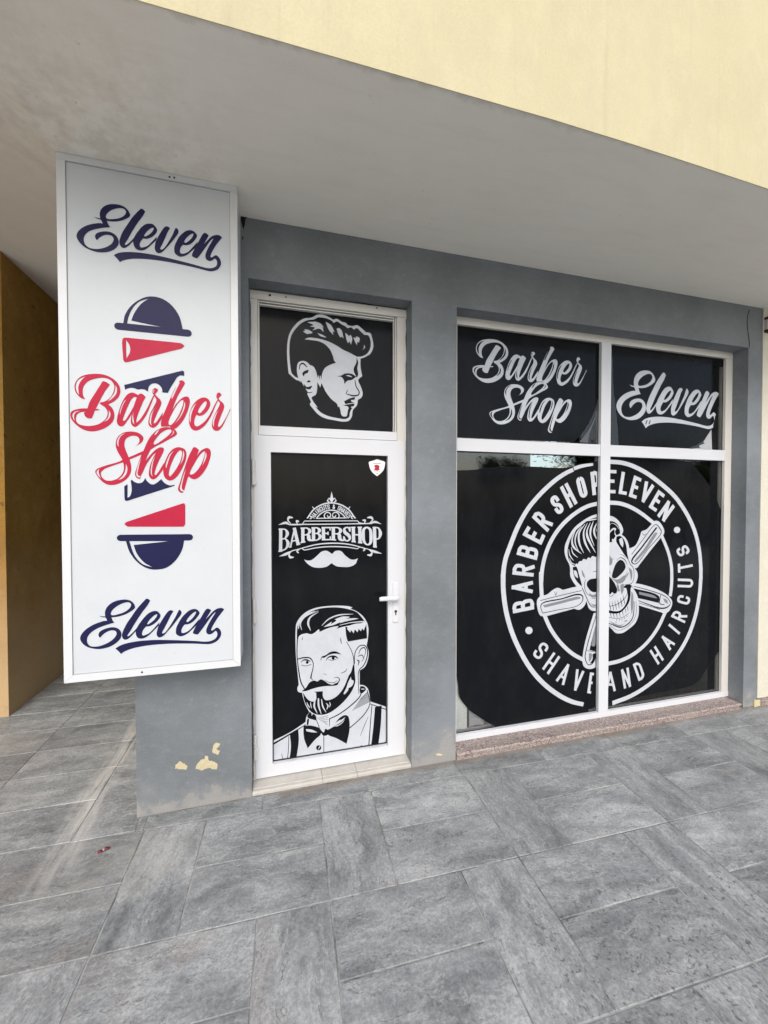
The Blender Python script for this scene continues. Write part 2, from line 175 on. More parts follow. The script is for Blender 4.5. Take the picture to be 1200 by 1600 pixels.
  ('bg','p','1000011100000010010000000000',[1472,5002,1626,4726,1828,4471,2066,4357,2258,4437,2273,4889,2137,4961,2686,4922,2685,4627,2823,4364,3101,4328,3522,4486,3947,4930,4248,5570,4320,5740,4449,5904,4579,6318,4666,6487,4700,5805,4735,5300,4554,4785,4123,4232,3520,3743,2959,3480,2405,3487,1995,3704,1711,4125,1537,4564]),
  ('ink','s','000',[1712,4333,33,1779,4151,65,1894,3996,32]),
  ('ink','s','000',[1930,4340,27,1942,4164,53,1996,3948,26]),
  ('ink','s','000',[2189,4376,84,2147,4067,107,2337,3587,26]),
  ('ink','s','000',[2409,4487,82,2421,4066,108,2578,3519,27]),
  ('ink','s','000',[2602,4428,41,2683,3961,80,2876,3583,26]),
  ('ink','s','000',[2892,4144,26,2996,3990,83,2925,3753,29]),
  ('ink','s','000',[3101,4187,27,3142,4006,64,3065,3875,30]),
  ('ink','p','1100101000',[4448,5619,4484,5436,4627,5348,4519,5039,4289,4924,4268,4784,4053,4562,3982,4606,4147,4941,4269,5283]),
  ('bg','s','00000000000',[4680,6450,50,4681,6807,51,4754,7228,52,5029,7545,60,5356,7529,62,5523,7225,65,5464,6656,67,5244,6233,61,4968,5975,52,4937,5061,43,4965,4484,36]),
  ('bg','s','000000',[4955,7029,30,5101,7337,60,5319,7403,69,5406,7165,44,5282,6746,30,5158,6543,38]),
  ('bg','s','000',[4919,6890,44,5173,6936,62,5281,6674,28]),
  ('bg','s','000',[4868,6645,62,4969,6563,78,4918,6317,37]),
  ('bg','s','0000',[4182,7864,41,4417,7438,41,4609,6885,49,4651,6310,50]),
  ('bg','s','000',[3800,8167,21,3814,7990,56,3870,7773,21]),
  ('bg','s','000',[4199,6180,22,4092,6014,45,3808,5932,29]),
  ('bg','s','00',[1460,8407,27,1439,8250,41]),
  ('bg','p','101000000',[1893,3753,1995,3599,1981,3462,2097,3585,2268,3387,2253,3179,2062,3241,1803,3361,1722,3498]),
  ('bg','p','10100',[1756,3354,1823,3310,1788,2932,1720,2941,1708,3222]),
  ('bg','s','000',[2267,3212,39,2403,2842,40,2485,2549,53]),
  ('bg','s','00',[2336,3272,21,3028,3351,22]),
  ('bg','s','00',[2432,3196,21,3014,3233,22]),
  ('bg','s','00',[2528,3119,21,3000,3115,21]),
  ('bg','s','00',[2624,3042,21,2985,2997,21]),
  ('bg','s','00',[2721,2965,20,2971,2879,20]),
  ('bg','s','00',[2818,2887,20,2957,2762,20]),
  ('bg','s','00',[3097,3130,56,3082,2673,28]),
  ('bg','s','00000',[3083,3132,59,3660,3334,68,4444,3798,76,5023,4297,69,5132,4607,53]),
  ('bg','p','100000',[5060,4960,5279,4913,5424,4715,5314,4584,5096,4467,5009,4694]),
  ('ink','s','00',[5133,4765,57,5300,4744,57]),
  ('bg','s','00000',[4369,2377,61,4875,2735,62,5385,3204,62,5680,3779,52,5497,4634,50]),
  ('bg','s','00',[5505,4503,39,5059,4148,23]),
  ('bg','s','00',[5526,4428,39,4993,4063,23]),
  ('bg','s','00',[5548,4353,38,4928,3978,23]),
  ('bg','s','00',[5570,4278,38,4862,3893,23]),
  ('bg','s','00',[5592,4203,38,4797,3809,23]),
  ('bg','s','00',[5614,4128,38,4732,3724,23]),
  ('bg','s','00',[5636,4053,38,4667,3639,23]),
  ('bg','s','00',[5658,3978,38,4602,3555,23]),
  ('bg','s','00',[5680,3902,38,4537,3471,23]),
  ('bg','p','10000100',[1503,2938,1992,2867,2505,2603,2553,2258,2194,1962,1748,1494,1547,2063,1488,2558]),
  ('ink','p','10101',[1638,2710,1991,2623,2346,2388,1990,2455,1664,2574]),
  ('bg','p','100000100',[2956,2444,3341,2706,3730,3111,4085,3240,4285,3105,4355,2272,4166,1392,3514,1850,2990,2157]),
  ('ink','p','1011100',[3025,2469,3376,2771,3800,3009,3729,2919,4099,3109,3871,2857,3446,2655]),
  ('ink','p','10000',[3376,2616,3800,2746,4049,2974,3906,2766,3587,2599]),
  ('bg','p','1000000',[2505,2581,2608,2250,2711,2129,2990,2157,2956,2480,2817,2535,2733,2337]),
  ('bg','p','0000000000',[2577,1396,2546,1306,2467,1260,2369,1276,2290,1347,2260,1447,2291,1537,2370,1583,2468,1567,2547,1496]),
  ('ink','s','00',[2481,1482,59,2397,1334,37]),
  ('bg','s','00',[2732,2125,42,2735,962,42]),
  ('bg','p','110110',[678,2507,1179,2778,1210,2046,1057,961,637,921,740,1774]),
  ('bg','s','000',[611,2401,33,587,1591,40,517,913,47]),
  ('bg','s','00',[177,1417,19,305,880,57]),
  ('bg','p','110110',[6012,3496,6459,3531,6405,2333,6232,956,5750,989,5899,2188]),
  ('bg','s','000',[5812,3617,52,5737,2793,52,5602,1034,67]),
  ('bg','s','000',[-310,2078,115,644,2513,87,1652,2986,44]),
  ('bg','s','00',[5717,3724,49,6796,3216,63]),
  ('bg','s','000',[5568,2925,23,5238,2213,38,5054,1771,23]),
  ('bg','p','100000',[4980,1025,5126,1146,5199,1048,5323,1079,5345,1003,5162,982]),
  ('bg','p','101',[6606,985,6757,1181,6810,894]),
 ],
 'emblem': [
  ('ink','p','10000000000001000010000',[1574,13166,1762,13091,2032,13115,2373,13379,2648,13612,2958,13650,3200,13504,3283,13452,3479,13620,3829,13610,4110,13320,4465,13061,4751,13051,4909,13116,4750,12767,4393,12605,3967,12609,3546,12675,3253,12875,2920,12666,2439,12616,2031,12716,1761,12919]),
  ('ink','f','11',[189,13678,189,209,15084,189]),
  ('ink','f','11',[66,13703,81,313,13765,81]),
  ('ink','f','11',[85,15026,81,332,15030,81]),
  ('ink','f','10001',[208,15028,81,456,15018,80,595,14773,190,448,14482,81,200,14437,81]),
  ('ink','f','10001',[262,14445,81,478,14445,79,630,14155,191,469,13831,81,189,13734,81]),
  ('ink','f','11',[764,13918,88,1023,15109,88]),
  ('ink','f','11',[997,15109,192,1234,14054,192]),
  ('ink','f','11',[831,14290,82,1142,14351,82]),
  ('ink','f','11',[668,13940,82,835,13986,82]),
  ('ink','f','11',[1125,14066,82,1345,14127,82]),
  ('ink','f','11',[1512,14187,194,1505,15115,194]),
  ('ink','f','11',[1364,14199,82,1659,14249,82]),
  ('ink','f','11',[1369,15079,82,1642,15077,82]),
  ('ink','f','10001',[1505,15078,82,1779,15067,82,1930,14888,196,1779,14691,82,1508,14651,82]),
  ('ink','f','1001',[1711,14685,81,1834,14634,195,1882,14381,195,2051,14316,82]),
  ('ink','f','11',[2152,14281,197,2145,15119,197]),
  ('ink','f','11',[2037,14304,83,2268,14325,83]),
  ('ink','f','11',[2027,15087,82,2263,15084,83]),
  ('ink','f','10001',[2145,15085,82,2381,15075,82,2518,14922,198,2382,14750,83,2148,14733,83]),
  ('ink','f','10001',[2207,14735,82,2412,14726,82,2558,14541,198,2413,14354,83,2152,14314,83]),
  ('ink','f','11',[2760,14310,199,2752,15123,199]),
  ('ink','f','11',[2640,15093,83,3176,15085,83]),
  ('ink','f','11',[2650,14343,83,3202,14343,83]),
  ('ink','f','11',[2756,14733,83,3035,14731,83]),
  ('ink','f','11',[3165,15117,83,3165,14908,83]),
  ('ink','f','11',[3180,14311,83,3181,14536,83]),
  ('ink','f','11',[3035,14828,83,3035,14634,83]),
  ('ink','f','11',[3366,14293,202,3366,15114,202]),
  ('ink','f','11',[3201,14344,83,3532,14307,84]),
  ('ink','f','11',[3219,15084,83,3514,15078,84]),
  ('ink','f','10001',[3366,15081,83,3662,15067,83,3828,14881,204,3665,14701,84,3366,14704,84]),
  ('ink','f','1001',[3590,14706,83,3725,14637,202,3780,14374,202,3971,14258,83]),
  ('ink','f','1000000001',[4401,14851,85,4317,15049,84,4189,15079,85,4053,14975,144,4091,14776,203,4323,14577,203,4402,14365,145,4251,14235,85,4123,14279,84,4029,14495,84]),
  ('ink','f','11',[4408,15112,85,4412,14813,85]),
  ('ink','f','11',[4022,14230,85,4018,14532,85]),
  ('ink','f','11',[4647,14141,207,4621,15112,207]),
  ('ink','f','11',[4509,14205,84,4784,14155,85]),
  ('ink','f','11',[4485,15073,84,4759,15073,85]),
  ('ink','f','11',[5061,14062,209,5034,15114,209]),
  ('ink','f','11',[4922,14130,85,5198,14079,85]),
  ('ink','f','11',[4897,15072,85,5174,15072,85]),
  ('ink','f','11',[4634,14627,85,5047,14589,85]),
  ('ink','f','100000001',[5506,15081,86,5307,14955,168,5259,14569,210,5316,14163,166,5518,13964,85,5718,14050,170,5767,14477,212,5709,14923,168,5506,15081,85]),
  ('ink','f','11',[6026,13767,213,5989,15096,213]),
  ('ink','f','11',[5901,13858,85,6150,13781,86]),
  ('ink','f','11',[5871,15052,86,6110,15035,86]),
  ('ink','f','10001',[5990,15043,86,6248,15011,87,6382,14648,215,6248,14319,88,6010,14339,86]),
  ('ink','s','0000000',[1798,15699,75,2145,16181,75,2647,16501,76,3237,16615,76,3835,16501,77,4353,16172,78,4716,15672,78]),
  ('ink','s','0000000',[2351,15698,69,2588,15948,69,2893,16109,69,3236,16164,69,3581,16106,70,3892,15939,70,4134,15682,70]),
  ('ink','f','00',[2300,15667,55,4222,15676,56]),
  ('ink','f','11',[2218,15666,44,1978,15813,44]),
  ('ink','f','11',[2270,15746,44,2042,15912,44]),
  ('ink','f','11',[2087,15723,44,2167,15846,44]),
  ('ink','f','11',[2297,15783,44,2120,16010,44]),
  ('ink','f','11',[2115,16004,44,2365,15864,45]),
  ('ink','f','11',[2228,15845,44,2294,15923,44]),
  ('ink','f','11',[2431,15930,44,2241,16140,44]),
  ('ink','f','11',[2507,15993,44,2334,16218,44]),
  ('ink','f','11',[2330,16191,45,2410,16248,45]),
  ('ink','f','10001',[2375,16231,45,2441,16250,45,2475,16220,44,2492,16172,44,2456,16116,44]),
  ('ink','f','11',[2483,16145,45,2407,16090,45]),
  ('ink','f','11',[2450,16144,45,2591,16056,45]),
  ('ink','f','1000000001',[2639,16282,45,2596,16340,45,2545,16332,45,2512,16291,44,2531,16241,44,2580,16156,45,2614,16114,45,2660,16117,45,2689,16152,45,2668,16221,45]),
  ('ink','f','11',[2645,16404,45,2729,16210,45]),
  ('ink','f','10001',[2710,16246,45,2753,16181,45,2796,16179,45,2827,16210,45,2815,16287,45]),
  ('ink','f','11',[2824,16247,45,2756,16448,45]),
  ('ink','f','11',[2802,16443,45,2956,16482,45]),
  ('ink','f','11',[2874,16482,45,2943,16205,45]),
  ('ink','f','100000000001',[3126,16420,45,3107,16485,45,3056,16495,45,3012,16473,45,3007,16428,45,3031,16389,45,3105,16358,45,3130,16319,45,3124,16272,45,3086,16252,45,3045,16262,45,3020,16328,45]),
  ('ink','f','10000000001',[3463,16373,45,3420,16272,45,3377,16252,45,3346,16294,45,3357,16359,45,3420,16421,45,3427,16474,45,3400,16497,45,3373,16464,45,3384,16400,45,3443,16226,45]),
  ('ink','f','100000000001',[3797,16305,46,3811,16371,46,3771,16405,45,3721,16407,45,3695,16369,45,3697,16323,45,3749,16260,45,3752,16214,46,3723,16175,45,3680,16176,45,3648,16204,45,3658,16275,45]),
  ('ink','f','11',[3765,16117,46,3894,16375,46]),
  ('ink','f','11',[3852,16070,46,4001,16317,46]),
  ('ink','f','11',[3811,16256,45,3944,16183,45]),
  ('ink','f','11',[3892,16045,46,4109,16245,46]),
  ('ink','f','11',[4102,16249,46,3980,15982,46]),
  ('ink','f','11',[3949,16121,45,4034,16059,46]),
  ('ink','f','11',[4202,16173,46,4056,15915,46]),
  ('ink','f','11',[4049,15922,46,4298,16085,46]),
  ('ink','f','11',[4417,15919,46,4312,16043,46]),
  ('ink','f','11',[4340,16041,46,4124,15847,46]),
  ('ink','f','11',[4126,15876,46,4218,15768,46]),
  ('ink','f','11',[4222,15963,46,4307,15863,46]),
  ('ink','f','100000000001',[4436,15736,46,4487,15781,46,4474,15833,46,4433,15864,46,4390,15848,46,4364,15810,46,4370,15728,46,4345,15688,46,4298,15673,46,4263,15699,46,4254,15741,46,4303,15793,46]),
  ('ink','p','1000000',[3267,17322,3336,17031,3363,16823,3293,16649,3237,16649,3176,16822,3211,17030]),
  ('ink','s','000',[3265,16670,55,3419,16893,69,3488,16879,42]),
  ('ink','s','000',[3265,16670,56,3127,16892,69,3058,16877,41]),
  ('ink','s','000',[3106,16656,62,3003,16753,62,3058,16808,55]),
  ('ink','s','000',[3432,16657,62,3544,16754,63,3488,16809,56]),
  ('ink','s','0000000',[2861,15661,55,2807,15855,62,2966,16027,62,3173,15956,55,3193,15783,56,3068,15729,62,3000,15840,48]),
  ('ink','s','0000000',[3680,15653,56,3730,15848,63,3555,16024,63,3346,15955,56,3332,15782,55,3450,15725,63,3527,15836,49]),
  ('ink','s','0000',[1773,15692,61,1908,15828,55,2029,15690,68,1941,15643,48]),
  ('ink','s','0000',[4756,15664,64,4614,15806,56,4507,15688,71,4585,15617,49]),
  ('ink','s','00',[2099,16374,41,2180,16271,54]),
  ('ink','s','00',[4416,16370,42,4330,16265,57]),
  ('ink','s','0001110000',[87,15298,13,511,15414,148,740,15303,68,1470,15293,61,1604,15509,55,4885,15487,56,5029,15358,57,5696,15321,57,6025,15402,143,6431,15268,14]),
  ('ink','f','000',[740,15316,61,3136,15298,62,5842,15305,64]),
  ('ink','s','0000',[894,15721,68,696,15736,148,630,15568,79,773,15384,53]),
  ('ink','s','000',[1237,15493,95,1138,15528,94,1170,15358,53]),
  ('ink','s','0000',[5550,15678,71,5769,15690,157,5879,15547,88,5696,15349,58]),
  ('ink','s','000',[5260,15518,99,5390,15516,101,5347,15354,58]),
  ('ink','s','0001100011000',[109,13401,14,534,13542,163,765,13670,61,1430,13854,55,1597,13733,55,2444,13873,62,3271,13905,70,4253,13836,63,4882,13719,57,5026,13828,57,5620,13661,57,5986,13507,157,6467,13370,14]),
  ('ink','s','00000',[1430,13854,55,2308,14056,69,3271,14114,77,4254,14033,70,5040,13842,56]),
  ('ink','s','00000',[929,13325,68,750,13332,146,685,13503,80,844,13702,61,1229,13792,48]),
  ('ink','s','000',[1228,13588,80,1149,13692,81,1296,13790,55]),
  ('ink','s','0000',[5547,13307,71,5751,13300,160,5825,13441,87,5620,13661,57]),
  ('ink','s','000',[5293,13600,87,5366,13669,86,5221,13794,57]),
 ],
 'shield': [
  ('white','p','0100010000010000',[5631,19199,5701,19244,5923,19302,6161,19397,6413,19329,6639,19267,6695,19214,6674,18996,6610,18763,6483,18583,6328,18444,6174,18319,6006,18424,5839,18583,5714,18783,5652,18998]),
  ('red','p','00001110110',[5965,18951,6034,19021,6174,19038,6300,18987,6328,18933,6300,18837,6328,18716,6174,18665,5950,18694,6006,18776,6034,18872]),
  ('grey','f','00',[5909,19112,54,6413,19132,54]),
  ('grey','f','00',[5964,18586,35,6356,18601,35]),
  ('grey','f','00',[6090,18480,41,6258,18483,41]),
 ],
 'badge_left': [
  ('ink','f','0000000000',[15297,11520,368,15327,10419,366,15536,9046,363,15948,7648,358,16610,6214,353,17533,4732,348,18641,3499,342,19947,2481,339,21102,1842,325,22142,1492,299]),
  ('ink','f','0000000000',[15298,11492,370,15374,12202,354,15531,12838,354,15793,13472,353,16393,14819,353,17246,16178,333,18282,17267,329,19466,18230,326,20415,18799,306,21073,19073,289]),
  ('ink','f','000',[21116,19148,271,21827,19351,256,22820,19504,182]),
  ('ink','f','00000000',[18398,10883,323,18492,11929,324,18823,13092,322,19414,14181,317,20273,15128,309,21414,15939,302,22398,16387,294,23494,16614,293]),
  ('ink','f','0000',[18375,11640,322,18369,11347,321,18400,10611,321,18467,9652,321]),
  ('ink','f','00000',[18645,8571,305,19211,7454,301,20089,6333,294,21158,5403,288,22245,4799,288]),
  ('ink','p','0000000000',[17707,7445,17650,7294,17500,7211,17314,7227,17164,7335,17106,7495,17162,7644,17311,7728,17497,7713,17648,7605]),
  ('ink','f','11',[17800,9108,268,16106,8919,264]),
  ('ink','f','11',[16245,8816,292,16202,9316,291]),
  ('ink','f','10001',[16181,9088,297,16267,9394,291,16506,9478,265,16812,9463,263,16951,9170,283]),
  ('ink','f','11',[16889,9399,295,16926,8892,296]),
  ('ink','f','10001',[16863,9170,300,16968,9510,293,17254,9602,266,17564,9586,267,17697,9257,289]),
  ('ink','f','11',[17643,9491,300,17674,8974,300]),
  ('ink','f','11',[17694,10256,261,15988,10678,257]),
  ('ink','f','11',[15989,10625,263,17713,10908,267]),
  ('ink','f','11',[17124,10338,299,17139,10873,299]),
  ('ink','f','11',[17761,11451,261,16052,11689,257]),
  ('ink','f','11',[16168,11556,294,16233,12054,294]),
  ('ink','f','10001',[16155,11840,290,16347,12140,278,16614,12161,259,16897,12071,274,17003,11725,290]),
  ('ink','f','11',[16984,11955,299,16912,11451,298]),
  ('ink','f','11',[16841,11808,267,17840,12056,269]),
  ('ink','f','11',[18031,12630,263,16399,13085,259]),
  ('ink','f','11',[16490,12939,294,16651,13416,295]),
  ('ink','f','10001',[16540,13211,287,16740,13467,273,16979,13458,260,17240,13331,283,17263,13012,298]),
  ('ink','f','11',[17286,13242,299,17150,12754,299]),
  ('ink','f','10001',[17184,13032,291,17393,13317,275,17671,13298,262,17938,13168,287,17968,12817,301]),
  ('ink','f','11',[17983,13050,303,17875,12552,303]),
  ('ink','f','11',[17373,14912,290,16950,14291,289]),
  ('ink','f','11',[16899,14447,264,18435,13708,268]),
  ('ink','f','11',[18260,13659,300,18593,14321,301]),
  ('ink','f','11',[17574,13990,294,17903,14543,295]),
  ('ink','f','11',[18978,14608,279,17677,15687,276]),
  ('ink','f','11',[17696,15511,287,18001,15873,288]),
  ('ink','f','10001',[17799,15729,269,18116,15857,262,18348,15736,277,18543,15525,302,18474,15200,304]),
  ('ink','f','11',[18578,15411,291,18266,15037,291]),
  ('ink','f','11',[18370,15360,266,19328,15035,268]),
  ('ink','f','100000000001',[19795,16752,293,19568,17021,277,19375,16991,280,19276,16826,309,19348,16625,295,19504,16492,268,19837,16481,269,20015,16354,296,20095,16140,314,19985,15991,281,19802,15963,276,19559,16235,290]),
  ('ink','f','11',[20954,16297,305,20038,17819,302]),
  ('ink','f','11',[21343,16542,307,20430,18048,304]),
  ('ink','f','11',[20379,16991,281,21001,17369,283]),
  ('ink','f','10000000001',[21630,18431,300,21501,18273,319,21557,17984,319,21714,17476,317,21832,17206,297,22033,17158,277,22171,17315,324,22111,17607,321,21945,18116,318,21823,18385,299,21630,18431,273]),
  ('ink','f','11',[22959,17211,329,22735,18931,328]),
  ('ink','f','11',[22606,18787,272,23126,18870,274]),
  ('ink','f','10001',[22846,18898,282,23176,18771,306,23262,18464,331,23258,18128,319,22979,17916,294]),
  ('ink','f','11',[23235,18018,274,22714,17950,273]),
  ('ink','f','100000000001',[18775,5848,216,18938,6095,216,18808,6304,187,18575,6396,187,18386,6292,212,18315,6104,208,18475,5742,208,18428,5536,214,18232,5425,187,18006,5526,184,17876,5720,212,18034,5981,214]),
  ('ink','f','11',[18591,4523,215,19565,5649,217]),
  ('ink','f','11',[18991,4165,217,19986,5339,219]),
  ('ink','f','11',[19001,5145,186,19562,4688,187]),
  ('ink','f','11',[19757,3537,219,20798,4659,221]),
  ('ink','f','11',[20765,4676,226,20308,3191,226]),
  ('ink','f','11',[20051,3914,185,20494,3649,186]),
  ('ink','f','11',[21571,4217,228,21404,2637,227]),
  ('ink','f','11',[21373,2647,230,22112,4032,231]),
  ('ink','f','11',[23424,3578,190,22710,3770,189]),
  ('ink','f','11',[22825,3827,234,22584,2296,233]),
  ('ink','f','11',[22496,2409,188,23197,2209,189]),
  ('ink','f','11',[22607,3116,188,23214,2949,189]),
  ('bg','p','1111',[23107,3900,23637,3842,23660,1821,22750,1936]),
  ('ink','p','000001000001100',[18061,9604,18284,9856,18901,9980,19315,10242,19785,10414,20240,10235,21765,10397,22205,10079,22323,9335,22108,8888,21695,8668,21238,8782,18810,8394,18346,8472,18107,8979]),
  ('bg','s','000',[18338,9568,45,19633,9775,46,21986,10109,47]),
  ('bg','s','0000000000',[18519,8665,50,18372,9094,61,18493,9354,83,20161,9580,92,21553,9823,120,21968,9679,99,21972,9311,65,21507,8974,48,19851,8787,46,18550,8645,54]),
  ('bg','s','000',[19525,10141,30,19632,9865,45,19735,10111,32]),
  ('ink','p','100000011',[22998,8318,22674,7461,22245,6201,22016,4929,22132,4380,22598,4126,23154,4178,23510,4496,23467,8378]),
  ('bg','p','10011',[23474,7771,23176,7328,22906,6514,22638,5562,23501,5293]),
  ('bg','s','00000000',[23277,8298,56,22790,6988,68,22382,5726,79,22257,4997,76,22539,4458,65,22927,4510,76,23201,4995,57,23254,5270,46]),
  ('bg','s','00',[22417,5537,37,23254,5345,37]),
  ('bg','p','10000',[22920,5209,23198,5275,23093,4633,22705,4533,22924,4836]),
  ('mid','p','100101',[18546,9216,20163,9453,21663,9651,21828,9504,20164,9245,18702,9027]),
  ('mid','p','100101',[23341,7595,23122,7146,22907,6420,22802,5872,23081,5800,23351,6661]),
  ('mid','p','1001',[22585,5335,22864,5262,22812,4848,22593,4638]),
 ],
 'badge_right': [
  ('ink','f','00000000000',[24206,19738,321,25338,19707,326,26398,19502,336,27779,18984,350,29299,18136,365,30759,17103,367,31940,15799,369,32822,14390,369,33337,12887,363,33548,11465,370,33579,10379,372]),
  ('ink','f','000000000',[33576,10546,374,33460,9134,374,33054,7408,372,32273,5723,362,31178,4335,347,29838,3162,329,28219,2210,329,26538,1574,328,24803,1244,332]),
  ('ink','f','00000',[24149,16652,307,25378,16576,312,26539,16224,307,27627,15667,301,28637,15022,290]),
  ('ink','f','0000',[29413,14048,290,30102,12739,296,30452,11591,307,30521,10530,312]),
  ('ink','f','000',[30520,10611,314,30480,9880,314,30366,9153,314]),
  ('ink','f','000000',[29918,7962,326,29167,6721,319,28070,5607,302,26789,4849,299,25529,4461,297,24245,4336,304]),
  ('ink','p','0000000000',[31316,14457,31256,14310,31095,14221,30894,14225,30730,14319,30666,14468,30725,14615,30886,14704,31087,14701,31252,14607]),
  ('ink','f','11',[24964,18994,254,23990,19011,252]),
  ('ink','f','11',[24133,19122,308,24062,17386,308]),
  ('ink','f','11',[23928,17504,252,24902,17475,254]),
  ('ink','f','11',[23961,18288,252,24794,18268,254]),
  ('ink','f','11',[25617,18994,314,25332,17318,313]),
  ('ink','f','11',[25212,17451,256,25955,17350,258]),
  ('ink','f','11',[27331,18388,268,26629,18632,266]),
  ('ink','f','11',[26797,18699,316,26292,17097,315]),
  ('ink','f','11',[26191,17246,262,26899,17054,263]),
  ('ink','f','11',[26418,17966,264,27036,17774,265]),
  ('ink','f','11',[27863,18304,326,27547,16689,325]),
  ('ink','f','11',[27492,16705,304,28525,18028,307]),
  ('ink','f','11',[29637,17149,285,28978,17548,284]),
  ('ink','f','11',[29170,17579,313,28219,16235,311]),
  ('ink','f','11',[28167,16404,277,28882,16022,278]),
  ('ink','f','11',[28587,16997,280,29185,16657,282]),
  ('ink','f','11',[29048,15541,308,30152,16756,311]),
  ('ink','f','11',[30102,16775,335,29583,15185,334]),
  ('ink','f','11',[29533,15204,311,30634,16414,313]),
  ('ink','f','11',[24226,2326,232,24609,3685,232]),
  ('ink','f','11',[24561,3690,217,25024,2151,218]),
  ('ink','f','11',[24320,2767,184,24904,2646,185]),
  ('ink','f','11',[25999,2238,226,25684,3757,225]),
  ('ink','f','11',[25653,3752,209,26503,2322,211]),
  ('ink','f','11',[26470,2318,229,26198,3838,228]),
  ('ink','f','11',[27409,2689,221,26814,4078,220]),
  ('ink','f','11',[26754,3968,203,27159,4070,204]),
  ('ink','f','100001',[26956,4072,188,27323,3982,196,27518,3644,218,27617,3410,227,27721,3041,244,27518,2780,239]),
  ('ink','f','11',[27663,2883,212,27281,2741,211]),
  ('ink','f','11',[29296,3797,216,28426,4988,214]),
  ('ink','f','11',[29725,4056,217,28850,5259,216]),
  ('ink','f','11',[28779,4345,224,29367,4711,225]),
  ('ink','f','11',[30470,4830,220,29616,6000,218]),
  ('ink','f','11',[29580,5974,198,30897,5213,200]),
  ('ink','f','11',[30153,5189,236,30496,5492,237]),
  ('ink','f','11',[31405,6052,207,30271,6891,205]),
  ('ink','f','11',[31959,6947,200,30523,7586,197]),
  ('ink','f','11',[30569,7468,243,30820,7790,243]),
  ('ink','f','10001',[30677,7669,222,30956,7827,206,31189,7779,198,31395,7645,238,31374,7366,256]),
  ('ink','f','11',[31427,7531,250,31214,7180,250]),
  ('ink','f','11',[31266,7459,197,32171,7416,199]),
  ('ink','f','1000000001',[31753,9033,197,31395,9074,205,31235,8923,252,31236,8728,225,31454,8630,197,31882,8509,197,32137,8476,210,32314,8627,254,32328,8824,223,32012,8965,201]),
  ('ink','f','11',[31123,9943,196,32317,9849,198]),
  ('ink','f','10001',[32088,9849,201,32524,9883,216,32634,10077,260,32547,10286,208,32113,10387,198]),
  ('ink','f','11',[32342,10352,198,31139,10442,196]),
  ('ink','f','11',[31276,11008,252,31233,11737,252]),
  ('ink','f','11',[31143,11360,199,32682,11540,202]),
  ('ink','f','100000000001',[31326,12949,221,31089,12790,247,31156,12586,229,31349,12436,199,31556,12448,211,31672,12568,255,31609,12917,255,31702,13069,217,31917,13091,201,32114,12921,232,32196,12710,253,31951,12542,224]),
  ('ink','p','0001000010100000',[28745,15215,29176,15133,29682,14445,29649,14153,28412,12970,27341,11900,26988,11560,26631,11623,26271,12132,26088,12660,26199,13084,26845,13332,27287,14056,27426,14388,27905,14552,28444,14997]),
  ('bg','s','000000000000',[26499,12647,55,27437,13622,56,28629,14850,55,28872,14923,60,29246,14598,89,29399,14304,70,28048,12981,56,26983,11914,65,26627,11928,78,26506,12142,137,27444,13143,134,28876,14652,147]),
  ('bg','s','000',[27488,14291,32,27670,14096,48,27849,14237,32]),
  ('ink','p','1000000010',[26529,10426,27484,10261,28949,9814,30075,9259,30587,8695,30346,8039,29847,7808,29347,7962,27267,8619,26898,9430]),
  ('bg','p','1000101',[26712,9995,27130,9896,28708,9496,29267,9171,29212,8685,28106,8970,26996,9232]),
  ('bg','s','000000000',[26769,10145,48,28094,9793,58,29450,9355,59,30078,9042,63,30400,8579,63,30090,8303,106,29467,8247,117,28232,8623,77,27118,9032,58]),
  ('bg','s','000',[29389,9300,62,29312,8649,81,29774,8521,59]),
  ('bg','s','00',[27120,8859,38,29344,8158,49]),
  ('mid','p','100101',[26719,12115,27685,13040,28820,14315,29006,14214,27928,12937,26863,11995]),
  ('mid','p','1010',[29641,9069,30081,8845,30149,8546,29833,8714]),
  ('mid','p','10101',[27252,9697,28711,9321,29083,9055,28713,9126,27255,9485]),
 ],
 'skull': [
  ('ink','p','10000000000000100000100000000101000100000100001',[23323,15800,22817,15691,22284,15473,21689,15146,21232,14820,20877,14413,20589,13924,20399,13489,20371,12996,20504,12552,20801,12045,20856,11711,20873,11268,21073,10866,21439,10408,21872,10133,22143,9698,22348,9237,22555,8717,22826,8530,23371,8435,23855,8002,24312,7311,24699,6964,25054,6647,25690,6593,26258,6836,26901,7252,27220,7872,27228,8867,27053,9462,26574,10130,26931,10431,27105,10918,27028,11272,26771,11574,26479,11876,26328,12460,26247,13157,26098,13622,25809,14003,25524,14181,25661,14494,25515,14898,25158,15303,24736,15563,24249,15680]),
  ('bg','p','100000000001010101010111',[23632,15601,23326,15575,22753,15440,22219,15223,21824,14950,21365,14625,21041,14244,20785,13754,20628,13208,20665,12656,20931,12150,21260,11943,21403,12132,21522,12071,21652,12261,21916,12307,22015,12442,22316,12376,22448,12539,22650,12476,22850,12637,23122,12543,23290,12678,23666,12609]),
  ('ink','s','0000',[21824,14895,29,21401,14348,120,21275,13742,101,21645,12928,29]),
  ('ink','s','0000',[22155,15057,29,21631,14399,142,21638,13678,161,22044,12887,29]),
  ('ink','s','0000',[22354,15110,30,22028,14447,124,22169,13664,180,22645,12896,29]),
  ('ink','s','0000',[22621,15162,31,22326,14553,124,22364,14106,199,23118,12881,30]),
  ('ink','s','0000',[22890,15243,31,22660,14659,166,22631,14212,143,22977,13419,30]),
  ('ink','s','0000',[23229,15155,31,22964,14598,167,23036,14204,142,23278,13805,30]),
  ('ink','s','000',[23366,14984,31,23201,14594,105,23272,14311,62]),
  ('ink','s','0000',[21300,14571,30,21012,13914,122,21115,13415,169,21845,12838,27]),
